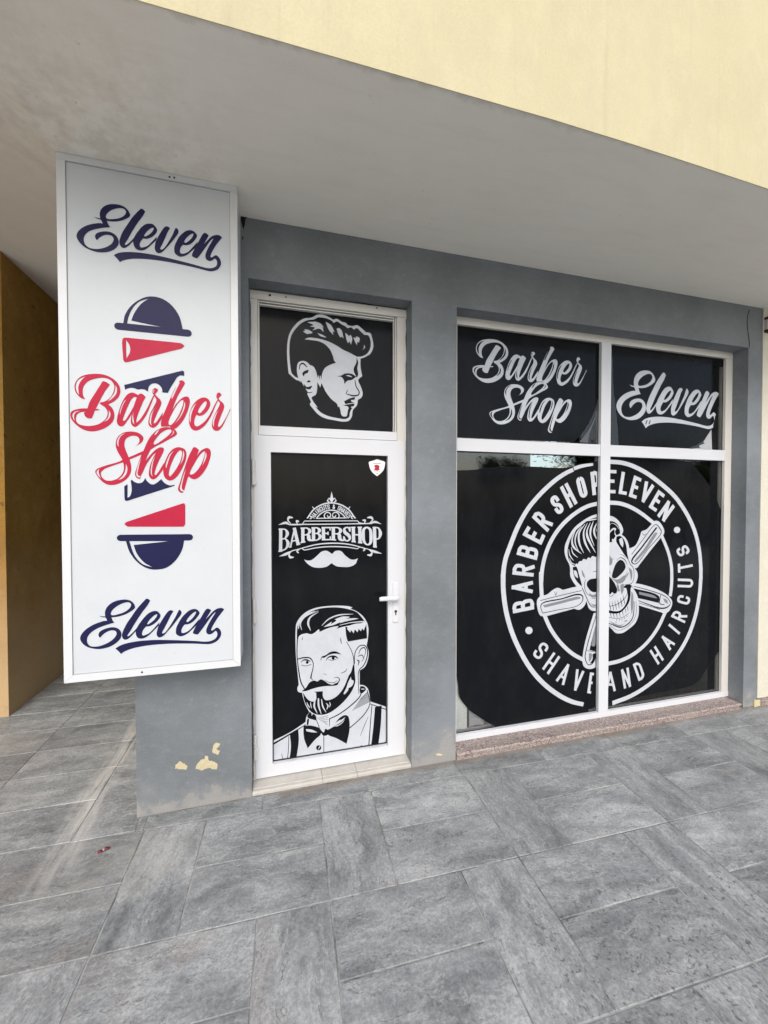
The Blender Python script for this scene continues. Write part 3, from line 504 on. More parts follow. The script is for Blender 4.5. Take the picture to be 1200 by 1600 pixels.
  ('ink','s','000',[20725,13205,30,20827,12761,87,21157,12363,28]),
  ('ink','s','000',[20952,13364,30,21087,12918,94,21517,12571,27]),
  ('ink','s','000',[22286,15278,26,22754,15356,87,23361,15434,70]),
  ('ink','s','000',[20797,12541,29,20963,12204,82,21324,12052,26]),
  ('bg','p','100010000011',[24254,15256,24740,15205,25127,14960,25306,14643,25381,14299,25032,14163,24889,14422,24991,14649,24780,14726,24504,14571,24370,14233,24266,14235]),
  ('ink','s','0000',[24293,14887,25,24602,15081,28,25023,14905,49,25272,14615,26]),
  ('ink','s','000',[24322,15380,23,24808,15295,35,25232,14959,25]),
  ('bg','p','11000110000',[24275,13497,24267,14178,24540,14457,24817,14594,24856,14223,24962,14107,24825,13939,24756,13855,24617,13887,24619,13659,24446,13635]),
  ('ink','s','000',[24369,14290,20,24470,14515,59,24746,14709,31]),
  ('bg','p','100001000',[25033,14048,25384,14098,25740,13803,25959,13338,26075,12700,26224,12175,25755,12682,25324,13240,25002,13707]),
  ('ink','p','10010',[25282,13814,25512,13952,25687,13575,25642,13203,25391,13468]),
  ('bg','p','000000000',[24651,10977,24784,11543,25058,12046,25407,12263,25762,12088,25924,11667,25701,11330,25351,11059,24932,10849]),
  ('bg','s','000',[24361,12016,20,24566,12293,58,24774,12371,18]),
  ('bg','s','0000',[25056,12218,19,25404,12435,46,25831,12247,62,26049,11893,27]),
  ('bg','s','000',[25331,12667,17,25685,12598,41,25972,12357,19]),
  ('bg','s','000',[24363,11845,21,24297,11620,68,24509,11212,20]),
  ('bg','s','000',[25779,10750,20,26061,11026,61,26236,11249,21]),
  ('bg','s','000',[25494,10879,18,25848,10978,45,26128,11312,20]),
  ('bg','s','0000000',[26077,12469,27,26371,11880,53,26626,11638,54,26740,11168,43,26676,10590,43,26391,10343,48,25785,10346,23]),
  ('bg','p','0001100',[22335,10528,22466,10801,22801,10925,23685,10899,23696,9917,22879,9925,22539,10180]),
  ('bg','s','00000',[22264,10923,27,22133,10594,47,22307,9913,43,22815,9602,34,23288,9743,18]),
  ('bg','s','000',[22863,11456,17,23133,11473,45,23406,11432,17]),
  ('bg','s','000',[22749,9465,17,23088,9444,40,23359,9512,18]),
  ('bg','p','1000100',[21077,11868,21405,11899,21662,11231,21832,10777,21936,10381,21602,10650,21235,11140]),
  ('ink','p','10010',[21164,11643,21395,11577,21530,11238,21565,11013,21266,11250]),
  ('bg','s','00000',[21937,10297,56,22311,9576,63,22619,9023,61,22891,8796,56,23435,8799,46]),
  ('bg','p','1000000001',[24097,10947,24373,10991,24795,10627,25139,9978,25086,9740,24876,9678,24665,9804,24528,9669,24389,9678,24111,9751]),
  ('bg','s','000',[24320,9625,23,24599,9494,40,24842,9651,38]),
  ('bg','s','0000',[24373,11019,23,24934,10677,31,25291,10200,40,25260,9856,21]),
  ('bg','p','1000000100000000001',[23712,8525,24334,8453,24823,8350,25385,8340,25807,8599,26086,9044,26152,9458,26002,10045,25716,10119,25999,10306,26537,10219,26432,9964,26424,9499,26316,8983,25964,8525,25458,8184,24895,8144,24336,8241,23714,8326]),
  ('bg','s','00000',[24123,8736,35,24887,8788,41,25448,8981,57,25940,9355,48,26114,9692,35]),
  ('bg','s','0000',[24131,7982,23,24970,7771,29,25675,7799,36,26278,8085,25]),
  ('bg','s','00',[24504,8745,62,24564,8397,41]),
  ('bg','s','00',[24416,9093,21,24462,8776,55]),
  ('bg','s','00',[24762,8767,62,24822,8419,41]),
  ('bg','s','00',[24674,9117,21,24719,8799,55]),
  ('bg','s','00',[25027,8807,62,25088,8458,41]),
  ('bg','s','00',[24939,9157,21,24985,8839,55]),
  ('bg','s','00',[25293,8887,62,25354,8538,42]),
  ('bg','s','00',[25205,9238,21,25251,8919,56]),
  ('bg','s','00',[25553,9003,63,25614,8653,42]),
  ('bg','s','00',[25464,9355,21,25511,9035,56]),
  ('mid','p','10001',[24283,12758,24494,12524,24670,12290,24605,11950,24363,11845]),
  ('mid','p','10000001',[24617,10922,25003,10760,25424,10825,25776,11039,25990,10971,25782,10577,25359,10426,25006,10559]),
  ('mid','p','10010',[25431,10307,25713,10408,25789,9999,25582,9550,25471,9902]),
  ('mid','p','100001',[22542,9899,22881,9710,23288,9771,23290,9573,22884,9513,22646,9640]),
  ('mid','p','1010',[21856,11724,22127,11266,22196,10983,21961,11217]),
  ('mid','p','10010',[26507,9785,26654,9544,26702,8667,26567,7919,26449,8684]),
  ('mid','p','1000001',[24413,7647,24833,7442,25470,7219,26036,7377,25824,7278,25471,7103,24835,7298]),
  ('mid','p','10001',[22652,9105,23025,8968,23365,8974,23366,8860,22958,8848]),
  ('mid','p','10010',[26195,11656,26521,11410,26564,10886,26425,10544,26383,11010]),
  ('mid','p','1010',[25077,10441,25292,10142,25437,9846,25190,9860]),
  ('bg','s','00',[25799,9190,63,25861,8839,42]),
  ('bg','s','00',[25710,9542,21,25756,9221,56]),
  ('bg','s','00',[24545,8181,54,24619,7877,34]),
  ('bg','s','00',[24825,8126,54,24899,7822,34]),
  ('bg','s','00',[25106,8129,55,25180,7824,34]),
  ('bg','s','00',[25387,8178,55,25461,7872,34]),
  ('bg','s','00',[25669,8273,55,25744,7967,35]),
  ('bg','s','00',[25937,8428,55,26012,8122,35]),
  ('bg','s','00',[26128,8589,56,26203,8282,35]),
  ('bg','s','00',[25111,7680,61,25140,7585,20]),
  ('bg','s','00',[25393,7658,61,25423,7564,20]),
  ('bg','s','00',[25620,7687,61,25649,7593,20]),
  ('bg','s','00',[25853,7768,62,25883,7673,21]),
  ('bg','s','00',[26101,7895,62,26131,7800,21]),
  ('bg','s','00000000',[23721,7728,45,24345,7474,57,24836,7264,68,25472,7046,87,26110,7197,90,26607,7625,86,26758,8197,73,26777,8954,58]),
  ('bg','s','0000000',[23723,7557,23,24347,7360,29,25050,6907,29,25616,6849,30,26540,7280,34,26965,7949,37,26965,9000,36]),
  ('bg','s','00',[24973,7517,23,25114,7460,46]),
  ('bg','s','00',[25821,7481,24,26106,7517,71]),
 ],
 'film_right_transom': [
  ('ink','p','111100000011001',[24343,28589,36008,28537,35995,27908,34448,27724,35122,26054,35317,24720,34812,23438,34417,22649,33796,21855,32802,21263,31818,20972,25197,21005,24972,23261,24689,25013,24516,27641]),
 ],
 'flap_right_transom': [
  ('ink','p','10010111',[34494,22653,33859,21877,33650,21563,33866,21523,33177,21239,33368,21123,31818,20944,34603,20984]),
 ],
 'film_left_transom': [
  ('ink','p','1110011',[11673,28788,23601,28624,23408,25135,22906,23484,22120,22114,21116,21081,11695,21050]),
 ],
 'flap_left_transom': [
  ('ink','p','1001101',[23328,25034,23079,23494,22574,22326,21565,21099,22359,21083,22411,21560,22970,22917]),
 ],
 'film_left_lower': [
  ('ink','p','1000001110100010011',[11094,18798,12986,18883,14451,19092,17507,19210,20192,19181,21582,19402,23526,19835,24031,1281,22625,1076,22460,271,22174,20,16067,396,14538,1033,13295,1886,12708,2323,11984,3349,11886,4199,11741,4876,11111,11689]),
 ],
 'film_right_lower': [
  ('ink','p','10010011000111',[23877,19845,24462,20200,27189,20285,32374,19929,34471,17988,35784,15873,36680,14256,36851,5868,35797,4337,34612,3111,33378,1862,32015,1548,24987,1354,24093,977]),
 ],
 'peel': [
  ('ink','p','10001010',[-5396,2303,-5331,2536,-5142,2678,-5016,2587,-4891,2460,-4766,2316,-4799,2164,-5177,2247]),
  ('ink','p','100101001000',[-4353,2121,-4254,2404,-4027,2596,-3898,2574,-3864,2781,-3734,2724,-3655,2427,-3378,2344,-3248,2107,-3283,1899,-3740,2050,-4064,1964]),
  ('ink','p','100101000',[-3505,2864,-3469,3250,-3320,3405,-3107,3300,-3208,3119,-3307,3046,-3110,2925,-3211,2709,-3374,2807]),
  ('ink','p','101000',[9469,824,9626,650,9862,636,10193,519,9995,452,9731,533]),
 ],
 'crack': [
  ('ink','f','000000',[36410,31992,75,36217,31506,68,36191,30830,70,36307,30085,76,36436,29508,94,36446,29045,82]),
 ],
 'head_holes': [
  ('ink','p','0000000000',[-270,28750,-283,28707,-317,28677,-359,28672,-393,28693,-405,28732,-392,28774,-358,28804,-317,28810,-283,28789]),
  ('ink','p','0000000000',[616,28760,607,28731,584,28711,556,28707,533,28721,524,28747,533,28776,556,28796,584,28800,607,28786]),
  ('ink','p','0000000000',[6159,28818,6149,28788,6123,28767,6091,28763,6065,28777,6056,28805,6065,28836,6091,28857,6123,28861,6149,28846]),
 ],
 'head_gap': [
  ('ink','p','11111111',[4087,29043,4459,29076,5044,29070,5637,28983,5979,28977,5637,28917,4960,28978,4376,28984]),
 ],
 'corner_marks': [
  ('ink','p','1101010101',[-1837,32353,-1458,32328,-1583,32185,-1612,31894,-1669,31693,-1680,31404,-1714,31685,-1760,31724,-1795,31956,-1839,32139]),
  ('ink','p','1001',[-1786,31195,-1740,31227,-1709,31065,-1755,31033]),
 ],
}
M_LOWER_ELEVEN = [[0.996328, -0.011144], [0.074878, 0.975764], [-0.227209, -1.775625]]
M_WINDOW_ELEVEN = [[1.665203, -0.007195], [0.057865, 1.688651], [3.777456, -2.455876]]
M_WINDOW_BARBER = [[1.352296, -0.002659], [0.001758, 1.132624], [2.511916, 0.231391]]
# ------------------------------------------------------------------ helpers
COL = scene.collection
def tag(o, label=None, cat=None, group=None, kind=None):
    if label: o['label'] = label
    if cat: o['category'] = cat
    if group: o['group'] = group
    if kind: o['kind'] = kind
    return o
def thing(name, label, cat, loc=(0, 0, 0), group=None):
    o = bpy.data.objects.new(name, None); COL.objects.link(o); o.location = loc
    o.empty_display_size = 0.1
    return tag(o, label, cat, group)
def link_mesh(name, me, m, parent=None):
    o = bpy.data.objects.new(name, me); COL.objects.link(o)
    for mm in (m if isinstance(m, (list, tuple)) else [m]):
        me.materials.append(mm)
    if parent is not None:
        o.parent = parent
        base = Vector((0, 0, 0)); p = parent
        while p is not None:
            base += p.location; p = p.parent
        o.location = -base
    return o
def from_bm(name, bm, m, parent=None, bevel=0.0, segs=2, smooth=False):
    if bevel > 0:
        bmesh.ops.bevel(bm, geom=[e for e in bm.edges if len(e.link_faces) == 2 and e.calc_face_angle(0) > 0.6],
                        offset=bevel, segments=segs, affect='EDGES', profile=0.6, clamp_overlap=True)
    bmesh.ops.recalc_face_normals(bm, faces=bm.faces)
    me = bpy.data.meshes.new(name); bm.to_mesh(me); bm.free()
    if smooth:
        for p in me.polygons: p.use_smooth = True
    return link_mesh(name, me, m, parent)
def bm_box(bm, x0, x1, y0, y1, z0, z1):
    v = [bm.verts.new(c) for c in ((x0, y0, z0), (x1, y0, z0), (x1, y1, z0), (x0, y1, z0), (x0, y0, z1), (x1, y0, z1), (x1, y1, z1), (x0, y1, z1))]
    for f in ((0, 3, 2, 1), (4, 5, 6, 7), (0, 1, 5, 4), (1, 2, 6, 5), (2, 3, 7, 6), (3, 0, 4, 7)):
        bm.faces.new([v[i] for i in f])
def box(name, x0, x1, y0, y1, z0, z1, m, parent=None, bevel=0.0, segs=2):
    bm = bmesh.new(); bm_box(bm, x0, x1, y0, y1, z0, z1)
    return from_bm(name, bm, m, parent, bevel, segs)
def grid_wall(name, xs, zs, solid, y0, y1, m, parent, bevel=0.0):
    """wall in the XZ plane: cells of the grid that are solid, skin only where solid meets empty"""
    bm = bmesh.new(); cache = {}
    def V(x, y, z):
        k = (round(x, 5), round(y, 5), round(z, 5))
        if k not in cache: cache[k] = bm.verts.new(k)
        return cache[k]
    nx, nz = len(xs) - 1, len(zs) - 1
    S = lambda i, j: 0 <= i < nx and 0 <= j < nz and solid(i, j)
    for i in range(nx):
        for j in range(nz):
            if not S(i, j): continue
            a, b, c, d = xs[i], xs[i + 1], zs[j], zs[j + 1]
            bm.faces.new([V(a, y0, c), V(b, y0, c), V(b, y0, d), V(a, y0, d)])
            bm.faces.new([V(a, y1, c), V(a, y1, d), V(b, y1, d), V(b, y1, c)])
            if not S(i - 1, j): bm.faces.new([V(a, y0, c), V(a, y0, d), V(a, y1, d), V(a, y1, c)])
            if not S(i + 1, j): bm.faces.new([V(b, y0, c), V(b, y1, c), V(b, y1, d), V(b, y0, d)])
            if not S(i, j - 1): bm.faces.new([V(a, y0, c), V(a, y1, c), V(b, y1, c), V(b, y0, c)])
            if not S(i, j + 1): bm.faces.new([V(a, y0, d), V(b, y0, d), V(b, y1, d), V(a, y1, d)])
    return from_bm(name, bm, m, parent, bevel)
def prism(name, pts, y0, y1, m, parent=None, bevel=0.0):
    """polygon in XZ (or any) extruded along Y"""
    bm = bmesh.new()
    a = [bm.verts.new((x, y0, z)) for x, z in pts]; b = [bm.verts.new((x, y1, z)) for x, z in pts]
    bm.faces.new(a); bm.faces.new(b[::-1])
    n = len(pts)
    for i in range(n):
        bm.faces.new([a[i], b[i], b[(i + 1) % n], a[(i + 1) % n]])
    return from_bm(name, bm, m, parent, bevel)
def lathe(bm, prof, axis='Z', n=16, origin=(0, 0, 0)):
    rings = []
    for r, h in prof:
        ring = []
        for k in range(n):
            t = 2 * math.pi * k / n; c, s = r * math.cos(t), r * math.sin(t)
            p = (c, s, h) if axis == 'Z' else ((c, h, s) if axis == 'Y' else (h, c, s))
            ring.append(bm.verts.new((p[0] + origin[0], p[1] + origin[1], p[2] + origin[2])))
        rings.append(ring)
    for a, b in zip(rings, rings[1:]):
        for k in range(n): bm.faces.new([a[k], a[(k + 1) % n], b[(k + 1) % n], b[k]])
    bm.faces.new(rings[0]); bm.faces.new(rings[-1][::-1])

# ------------------------------------------------------------------ materials
class NT:
    def __init__(s, name):
        s.m = bpy.data.materials.new(name); s.m.use_nodes = True
        s.t = s.m.node_tree; s.t.nodes.clear()
        s.out = s.n('ShaderNodeOutputMaterial'); s.b = s.n('ShaderNodeBsdfPrincipled')
        s.l(s.b.outputs[0], s.out.inputs['Surface'])
    def n(s, t): return s.t.nodes.new(t)
    def l(s, a, b): s.t.links.new(a, b)
    def noise(s, vec, scale, detail=4, rough=0.55, dist=0.0):
        n = s.n('ShaderNodeTexNoise'); n.inputs['Scale'].default_value = scale; n.inputs['Detail'].default_value = detail
        n.inputs['Roughness'].default_value = rough; n.inputs['Distortion'].default_value = dist
        if vec is not None: s.l(vec, n.inputs['Vector'])
        return n.outputs['Fac']
    def ramp(s, fac, stops):
        r = s.n('ShaderNodeValToRGB'); e = r.color_ramp.elements
        while len(e) > 1: e.remove(e[-1])
        e[0].position = stops[0][0]; e[0].color = (*stops[0][1], 1) if len(stops[0][1]) == 3 else stops[0][1]
        for p, c in stops[1:]:
            k = e.new(p); k.color = (*c, 1)
        s.l(fac, r.inputs['Fac']); return r.outputs['Color']
    def fac(s, fac, a, b):
        return s.ramp(fac, ((a, (0, 0, 0)), (b, (1, 1, 1))))
    def mix(s, f, a, b, mode='MIX'):
        n = s.n('ShaderNodeMix'); n.data_type = 'RGBA'; n.blend_type = mode
        for sock, v in ((n.inputs[0], f), (n.inputs[6], a), (n.inputs[7], b)):
            if hasattr(v, 'links') or hasattr(v, 'is_linked'): s.l(v, sock)
            elif isinstance(v, (int, float)): sock.default_value = v
            else: sock.default_value = (*v, 1)
        return n.outputs[2]
    def math(s, op, a, b=None, c=None):
        n = s.n('ShaderNodeMath'); n.operation = op
        for i, v in enumerate((a, b, c)):
            if v is None: continue
            if isinstance(v, (int, float)): n.inputs[i].default_value = v
            else: s.l(v, n.inputs[i])
        return n.outputs[0]
    def mapping(s, vec, scale=(1, 1, 1), loc=(0, 0, 0), rot=(0, 0, 0)):
        n = s.n('ShaderNodeMapping'); n.inputs['Scale'].default_value = scale; n.inputs['Location'].default_value = loc; n.inputs['Rotation'].default_value = rot
        s.l(vec, n.inputs['Vector']); return n.outputs[0]
    def pos(s): return s.n('ShaderNodeNewGeometry').outputs['Position']
    def sep(s, vec):
        n = s.n('ShaderNodeSeparateXYZ'); s.l(vec, n.inputs[0]); return n.outputs
    def bump(s, h, strength=0.2, dist=0.005):
        n = s.n('ShaderNodeBump'); n.inputs['Strength'].default_value = strength; n.inputs['Distance'].default_value = dist
        s.l(h, n.inputs['Height']); s.l(n.outputs[0], s.b.inputs['Normal'])
    def set(s, col=None, rough=None, spec=None, metal=None, coat=None):
        for k, v in (('Base Color', col), ('Roughness', rough), ('Specular IOR Level', spec), ('Metallic', metal), ('Coat Weight', coat)):
            if v is None: continue
            if isinstance(v, (int, float)): s.b.inputs[k].default_value = v
            elif isinstance(v, tuple): s.b.inputs[k].default_value = (*v, 1)
            else: s.l(v, s.b.inputs[k])
        return s

def mat_plaster(name, base, dark, light, grain=90, streak=True, bump=0.25, rough=0.85):
    t = NT(name); p = t.pos()
    big = t.noise(p, 1.3, 5, 0.6); mid = t.noise(p, 9, 5, 0.65); fine = t.noise(p, grain, 3, 0.6)
    c = t.mix(t.fac(big, 0.35, 0.68), dark, base)
    c = t.mix(t.math('MULTIPLY', t.fac(mid, 0.5, 0.78), 0.55), c, light)
    if streak:
        st = t.noise(t.mapping(p, (14, 14, 0.7)), 1.0, 4, 0.6)
        c = t.mix(t.math('MULTIPLY', t.fac(st, 0.52, 0.75), 0.35), c, dark)
    c = t.mix(0.12, c, t.ramp(fine, ((0.3, (0.1, 0.1, 0.1)), (0.7, (0.9, 0.9, 0.9)))), 'OVERLAY')
    t.set(c, rough, 0.25)
    t.bump(t.math('ADD', t.math('MULTIPLY', fine, 0.5), mid), bump, 0.004)
    return t
def mat_wall():
    t = NT('grey_wall_paint'); p = t.pos(); xyz = t.sep(p)
    big = t.noise(p, 1.6, 5, 0.6); mid = t.noise(p, 8, 6, 0.65); fine = t.noise(p, 110, 3, 0.6)
    c = t.mix(t.fac(big, 0.36, 0.64), (0.152, 0.168, 0.180), (0.210, 0.231, 0.250))
    brush = t.noise(t.mapping(p, (9, 9, 16)), 1.6, 7, 0.72)
    c = t.mix(t.math('MULTIPLY', t.fac(brush, 0.5, 0.72), 0.32), c, (0.275, 0.295, 0.315))
    # worn, chalky and dusty foot of the wall with its own ragged outline
    h = t.math('ADD', xyz[2], t.math('MULTIPLY', t.math('SUBTRACT', mid, 0.5), -0.45))
    h = t.math('ADD', h, t.math('MULTIPLY', t.math('SUBTRACT', big, 0.5), -0.35))
    foot = t.math('ADD', t.math('MULTIPLY', t.fac(t.math('SUBTRACT', 1.0, h), 0.84, 1.0), 0.6), t.math('MULTIPLY', t.fac(t.math('SUBTRACT', 1.0, h), 0.925, 0.95), 0.4))
    c = t.mix(t.math('MULTIPLY', foot, 0.62), c, (0.36, 0.345, 0.315))
    c = t.mix(t.math('MULTIPLY', t.fac(t.noise(p, 26, 4, 0.7), 0.63, 0.70), 0.35), c, (0.33, 0.345, 0.36))
    c = t.mix(0.10, c, t.ramp(fine, ((0.3, (0.1, 0.1, 0.1)), (0.7, (0.9, 0.9, 0.9)))), 'OVERLAY')
    t.set(c, 0.72, 0.3); t.bump(t.math('ADD', t.math('MULTIPLY', fine, 0.4), t.math('MULTIPLY', brush, 0.7)), 0.22, 0.004)
    return t.m
M_WALL = mat_wall()

def mat_soffit():
    t = mat_plaster('soffit_plaster', (0.89, 0.86, 0.78), (0.86, 0.825, 0.74), (0.90, 0.875, 0.80), 160, False, 0.05)
    p = t.pos(); spots = t.noise(p, 34, 2, 0.5)
    c = t.b.inputs['Base Color'].links[0].from_socket
    near = t.n('ShaderNodeVectorMath'); near.operation = 'DISTANCE'; t.l(p, near.inputs[0]); near.inputs[1].default_value = (-0.75, -0.25, 3.23)
    nf = t.math('SUBTRACT', 1.0, t.fac(near.outputs['Value'], 0.15, 0.75))
    c = t.mix(t.math('MULTIPLY', t.fac(spots, 0.765, 0.80), 0.5), c, (0.32, 0.25, 0.18))
    c = t.mix(t.math('MULTIPLY', t.math('MULTIPLY', t.fac(t.noise(p, 9, 6, 0.72), 0.42, 0.66), nf), 0.5), c, (0.52, 0.42, 0.30))
    c = t.mix(t.math('MULTIPLY', t.math('MULTIPLY', t.fac(t.noise(p, 38, 4, 0.7), 0.665, 0.72), nf), 0.5), c, (0.28, 0.19, 0.11))
    roll = t.noise(t.mapping(p, (1.2, 6, 1)), 2.5, 5, 0.6); c = t.mix(t.math('MULTIPLY', t.fac(roll, 0.5, 0.7), 0.22), c, (0.72, 0.69, 0.62))
    # grime along the outer edge over the fascia
    y = t.sep(p)[1]
    e = t.fac(t.math('ADD', t.math('MULTIPLY', y, -1.0), t.math('MULTIPLY', t.noise(p, 14, 5, 0.7), 0.08)), 0.925, 0.965)
    c = t.mix(t.math('MULTIPLY', e, 0.45), c, (0.30, 0.26, 0.22))
    t.set(c); return t.m
M_SOFFIT = mat_soffit()
def mat_fascia():
    t = mat_plaster('cream_fascia_plaster', (0.665, 0.625, 0.405), (0.605, 0.565, 0.36), (0.71, 0.68, 0.48), 120, True, 0.35)
    p = t.pos(); xyz = t.sep(p)
    c = t.b.inputs['Base Color'].links[0].from_socket
    e = t.fac(t.math('ADD', xyz[2], t.math('MULTIPLY', t.noise(p, 11, 5, 0.75), 0.10)), 3.255, 3.315)
    c = t.mix(t.math('MULTIPLY', t.math('SUBTRACT', 1.0, e), 0.35), c, (0.50, 0.42, 0.26))
    c = t.mix(t.math('MULTIPLY', t.fac(t.noise(t.mapping(p, (3, 3, 1.5)), 2.0, 7, 0.72), 0.48, 0.70), 0.5), c, (0.52, 0.475, 0.325))
    c = t.mix(t.math('MULTIPLY', t.fac(t.noise(t.mapping(p, (16, 16, 0.6)), 1.0, 5, 0.65), 0.56, 0.72), 0.35), c, (0.46, 0.41, 0.27))
    t.set(c); return t.m
M_FASCIA = mat_fascia()
T_OCHRE = mat_plaster('ochre_roughcast', (0.52, 0.30, 0.075), (0.40, 0.215, 0.045), (0.58, 0.37, 0.13), 55, True, 0.9)
_p = T_OCHRE.pos(); _c = T_OCHRE.b.inputs['Base Color'].links[0].from_socket
_c = T_OCHRE.mix(T_OCHRE.math('MULTIPLY', T_OCHRE.fac(T_OCHRE.noise(T_OCHRE.mapping(_p, (1, 1, .5)), 2.6, 6, 0.65), 0.48, 0.70), 0.5), _c, (0.22, 0.11, 0.03))
_c = T_OCHRE.mix(T_OCHRE.math('MULTIPLY', T_OCHRE.fac(T_OCHRE.noise(_p, 13, 4, 0.6), 0.64, 0.70), 0.6), _c, (0.12, 0.05, 0.02))
_z = T_OCHRE.math('ADD', T_OCHRE.sep(_p)[2], T_OCHRE.math('MULTIPLY', T_OCHRE.noise(_p, 3, 6, 0.7), 0.9))
_c = T_OCHRE.mix(T_OCHRE.math('MULTIPLY', T_OCHRE.math('SUBTRACT', 1.0, T_OCHRE.fac(T_OCHRE.math('MULTIPLY', _z, 0.4), 0.30, 0.75)), 0.75), _c, (0.52, 0.385, 0.235))
T_OCHRE.set(_c); M_OCHRE = T_OCHRE.m
M_CREAM = mat_plaster('cream_white_wall', (0.66, 0.64, 0.55), (0.60, 0.57, 0.46), (0.70, 0.69, 0.63), 110, True, 0.3).m
M_ROOM = mat_plaster('room_wall', (0.34, 0.32, 0.30), (0.28, 0.26, 0.24), (0.36, 0.34, 0.32), 60, False, 0.1).m
M_PEEL = mat_plaster('old_cream_paint', (0.64, 0.57, 0.35), (0.52, 0.46, 0.30), (0.70, 0.64, 0.44), 60, False, 0.3).m

def plain(name, col, rough=0.5, spec=0.4, var=0.06, scale=18, metal=0.0, bump=0.0, coat=0.0):
    t = NT(name); p = t.pos(); n = t.noise(p, scale, 5, 0.65)
    lo = tuple(max(0, c * (1 - var)) for c in col); hi = tuple(min(1, c * (1 + var)) for c in col)
    t.set(t.ramp(n, ((0.3, lo), (0.7, hi))), rough, spec, metal, coat)
    if bump: t.bump(n, bump, 0.002)
    return t.m
def mat_pvc(name, dirt, col=(0.635, 0.66, 0.695)):
    t = NT(name); p = t.pos(); n = t.noise(p, 7, 6, 0.7); st = t.noise(t.mapping(p, (40, 40, 3)), 1.0, 4, 0.6); k = t.noise(p, 45, 3, 0.6)
    c = t.mix(t.math('MULTIPLY', t.fac(n, 0.45, 0.75), dirt), col, (0.60, 0.57, 0.50))
    c = t.mix(t.math('MULTIPLY', t.fac(st, 0.55, 0.8), dirt * 0.5), c, (0.55, 0.52, 0.47))
    c = t.mix(t.math('MULTIPLY', t.fac(k, 0.72, 0.76), dirt * 0.9), c, (0.30, 0.26, 0.21))
    t.set(c, t.ramp(n, ((0.3, (0.28,) * 3), (0.7, (0.42,) * 3))), 0.45); t.bump(n, 0.05, 0.002)
    return t.m
M_PVC = mat_pvc('white_pvc', 0.16); M_PVC_OLD = mat_pvc('weathered_white_pvc', 0.55, (0.64, 0.635, 0.605))
M_ALU = mat_pvc('white_aluminium', 0.2, (0.66, 0.685, 0.705))
def mat_panel():
    t = NT('sign_panel_vinyl'); p = t.pos()
    n = t.noise(p, 3.0, 6, 0.7); f = t.noise(p, 60, 4, 0.7); sp = t.noise(p, 21, 3, 0.6)
    c = t.mix(t.fac(n, 0.3, 0.7), (0.545, 0.585, 0.61), (0.59, 0.625, 0.655))
    c = t.mix(t.math('MULTIPLY', t.fac(f, 0.55, 0.8), 0.22), c, (0.50, 0.52, 0.52))
    c = t.mix(t.math('MULTIPLY', t.fac(sp, 0.70, 0.78), 0.25), c, (0.46, 0.44, 0.41))
    t.set(c, 0.38, 0.3); t.bump(f, 0.04, 0.001); return t.m
M_PANEL = mat_panel()
def vinyl(name, col, rough=0.3, spec=0.4):
    t = NT(name); p = t.pos(); n = t.noise(p, 12, 5, 0.7)
    t.set(t.ramp(n, ((0.3, tuple(c * 0.93 for c in col)), (0.7, tuple(min(1, c * 1.06) for c in col)))), rough, spec)
    w = t.noise(p, 3.0, 3, 0.5); t.bump(w, 0.02, 0.004)
    return t.m
M_NAVY = vinyl('navy_vinyl', (0.013, 0.0145, 0.062), 0.4, 0.15); M_RED = vinyl('red_vinyl', (0.44, 0.018, 0.052), 0.4, 0.15)
M_FILM = vinyl('black_window_film', (0.0065, 0.0075, 0.0095), 0.08, 0.12)
tf = NT('dusty_black_film'); _p = tf.pos()
_d = tf.noise(tf.mapping(_p, (3, 3, 1.2)), 2.4, 7, 0.7); _s = tf.noise(tf.mapping(_p, (30, 30, 8)), 1.0, 4, 0.7)
_c = tf.mix(tf.math('MULTIPLY', tf.fac(_d, 0.45, 0.75), 0.5), (0.0058, 0.0068, 0.0085), (0.0165, 0.0175, 0.019))
_c = tf.mix(tf.math('MULTIPLY', tf.fac(_s, 0.68, 0.74), 0.35), _c, (0.05, 0.052, 0.055))
tf.set(_c, tf.ramp(_d, ((0.3, (0.05,) * 3), (0.7, (0.17,) * 3))), 0.12); _w = tf.noise(_p, 3.0, 3, 0.5); tf.bump(_w, 0.03, 0.004)
M_FILM = tf.m
M_SHADE = vinyl('grey_print_shading', (0.20, 0.215, 0.235), 0.25, 0.3)
M_PRINT = vinyl('silver_white_print', (0.52, 0.555, 0.60), 0.25, 0.3)
M_STICK = vinyl('white_sticker', (0.80, 0.80, 0.80)); M_STICK_RED = vinyl('sticker_red', (0.40, 0.012, 0.03)); M_STICK_GREY = vinyl('sticker_grey', (0.35, 0.37, 0.38))
M_FLAP = vinyl('pale_film_backing', (0.42, 0.43, 0.46), 0.2)
M_FLAP_DARK = vinyl('creased_dark_film', (0.10, 0.105, 0.12), 0.16)
M_RUBBER = plain('black_gasket', (0.012, 0.012, 0.013), 0.5, 0.4)
M_DARK = plain('dark_crack', (0.018, 0.016, 0.014), 0.9, 0.1)
M_STEEL = plain('zinc_screw', (0.35, 0.34, 0.32), 0.45, 0.5, 0.2, 200, 0.8)
M_BLACKMETAL = plain('dark_keyway', (0.03, 0.03, 0.03), 0.5, 0.4)
M_WHITE_HANDLE = plain('white_lacquered_metal', (0.68, 0.70, 0.73), 0.28, 0.5, 0.03)
M_BLIND = plain('white_blind_fabric', (0.84, 0.87, 0.87), 0.7, 0.2, 0.08, 9)
M_BLIND2 = plain('grey_blind_fabric', (0.50, 0.51, 0.56), 0.7, 0.2, 0.08, 9)
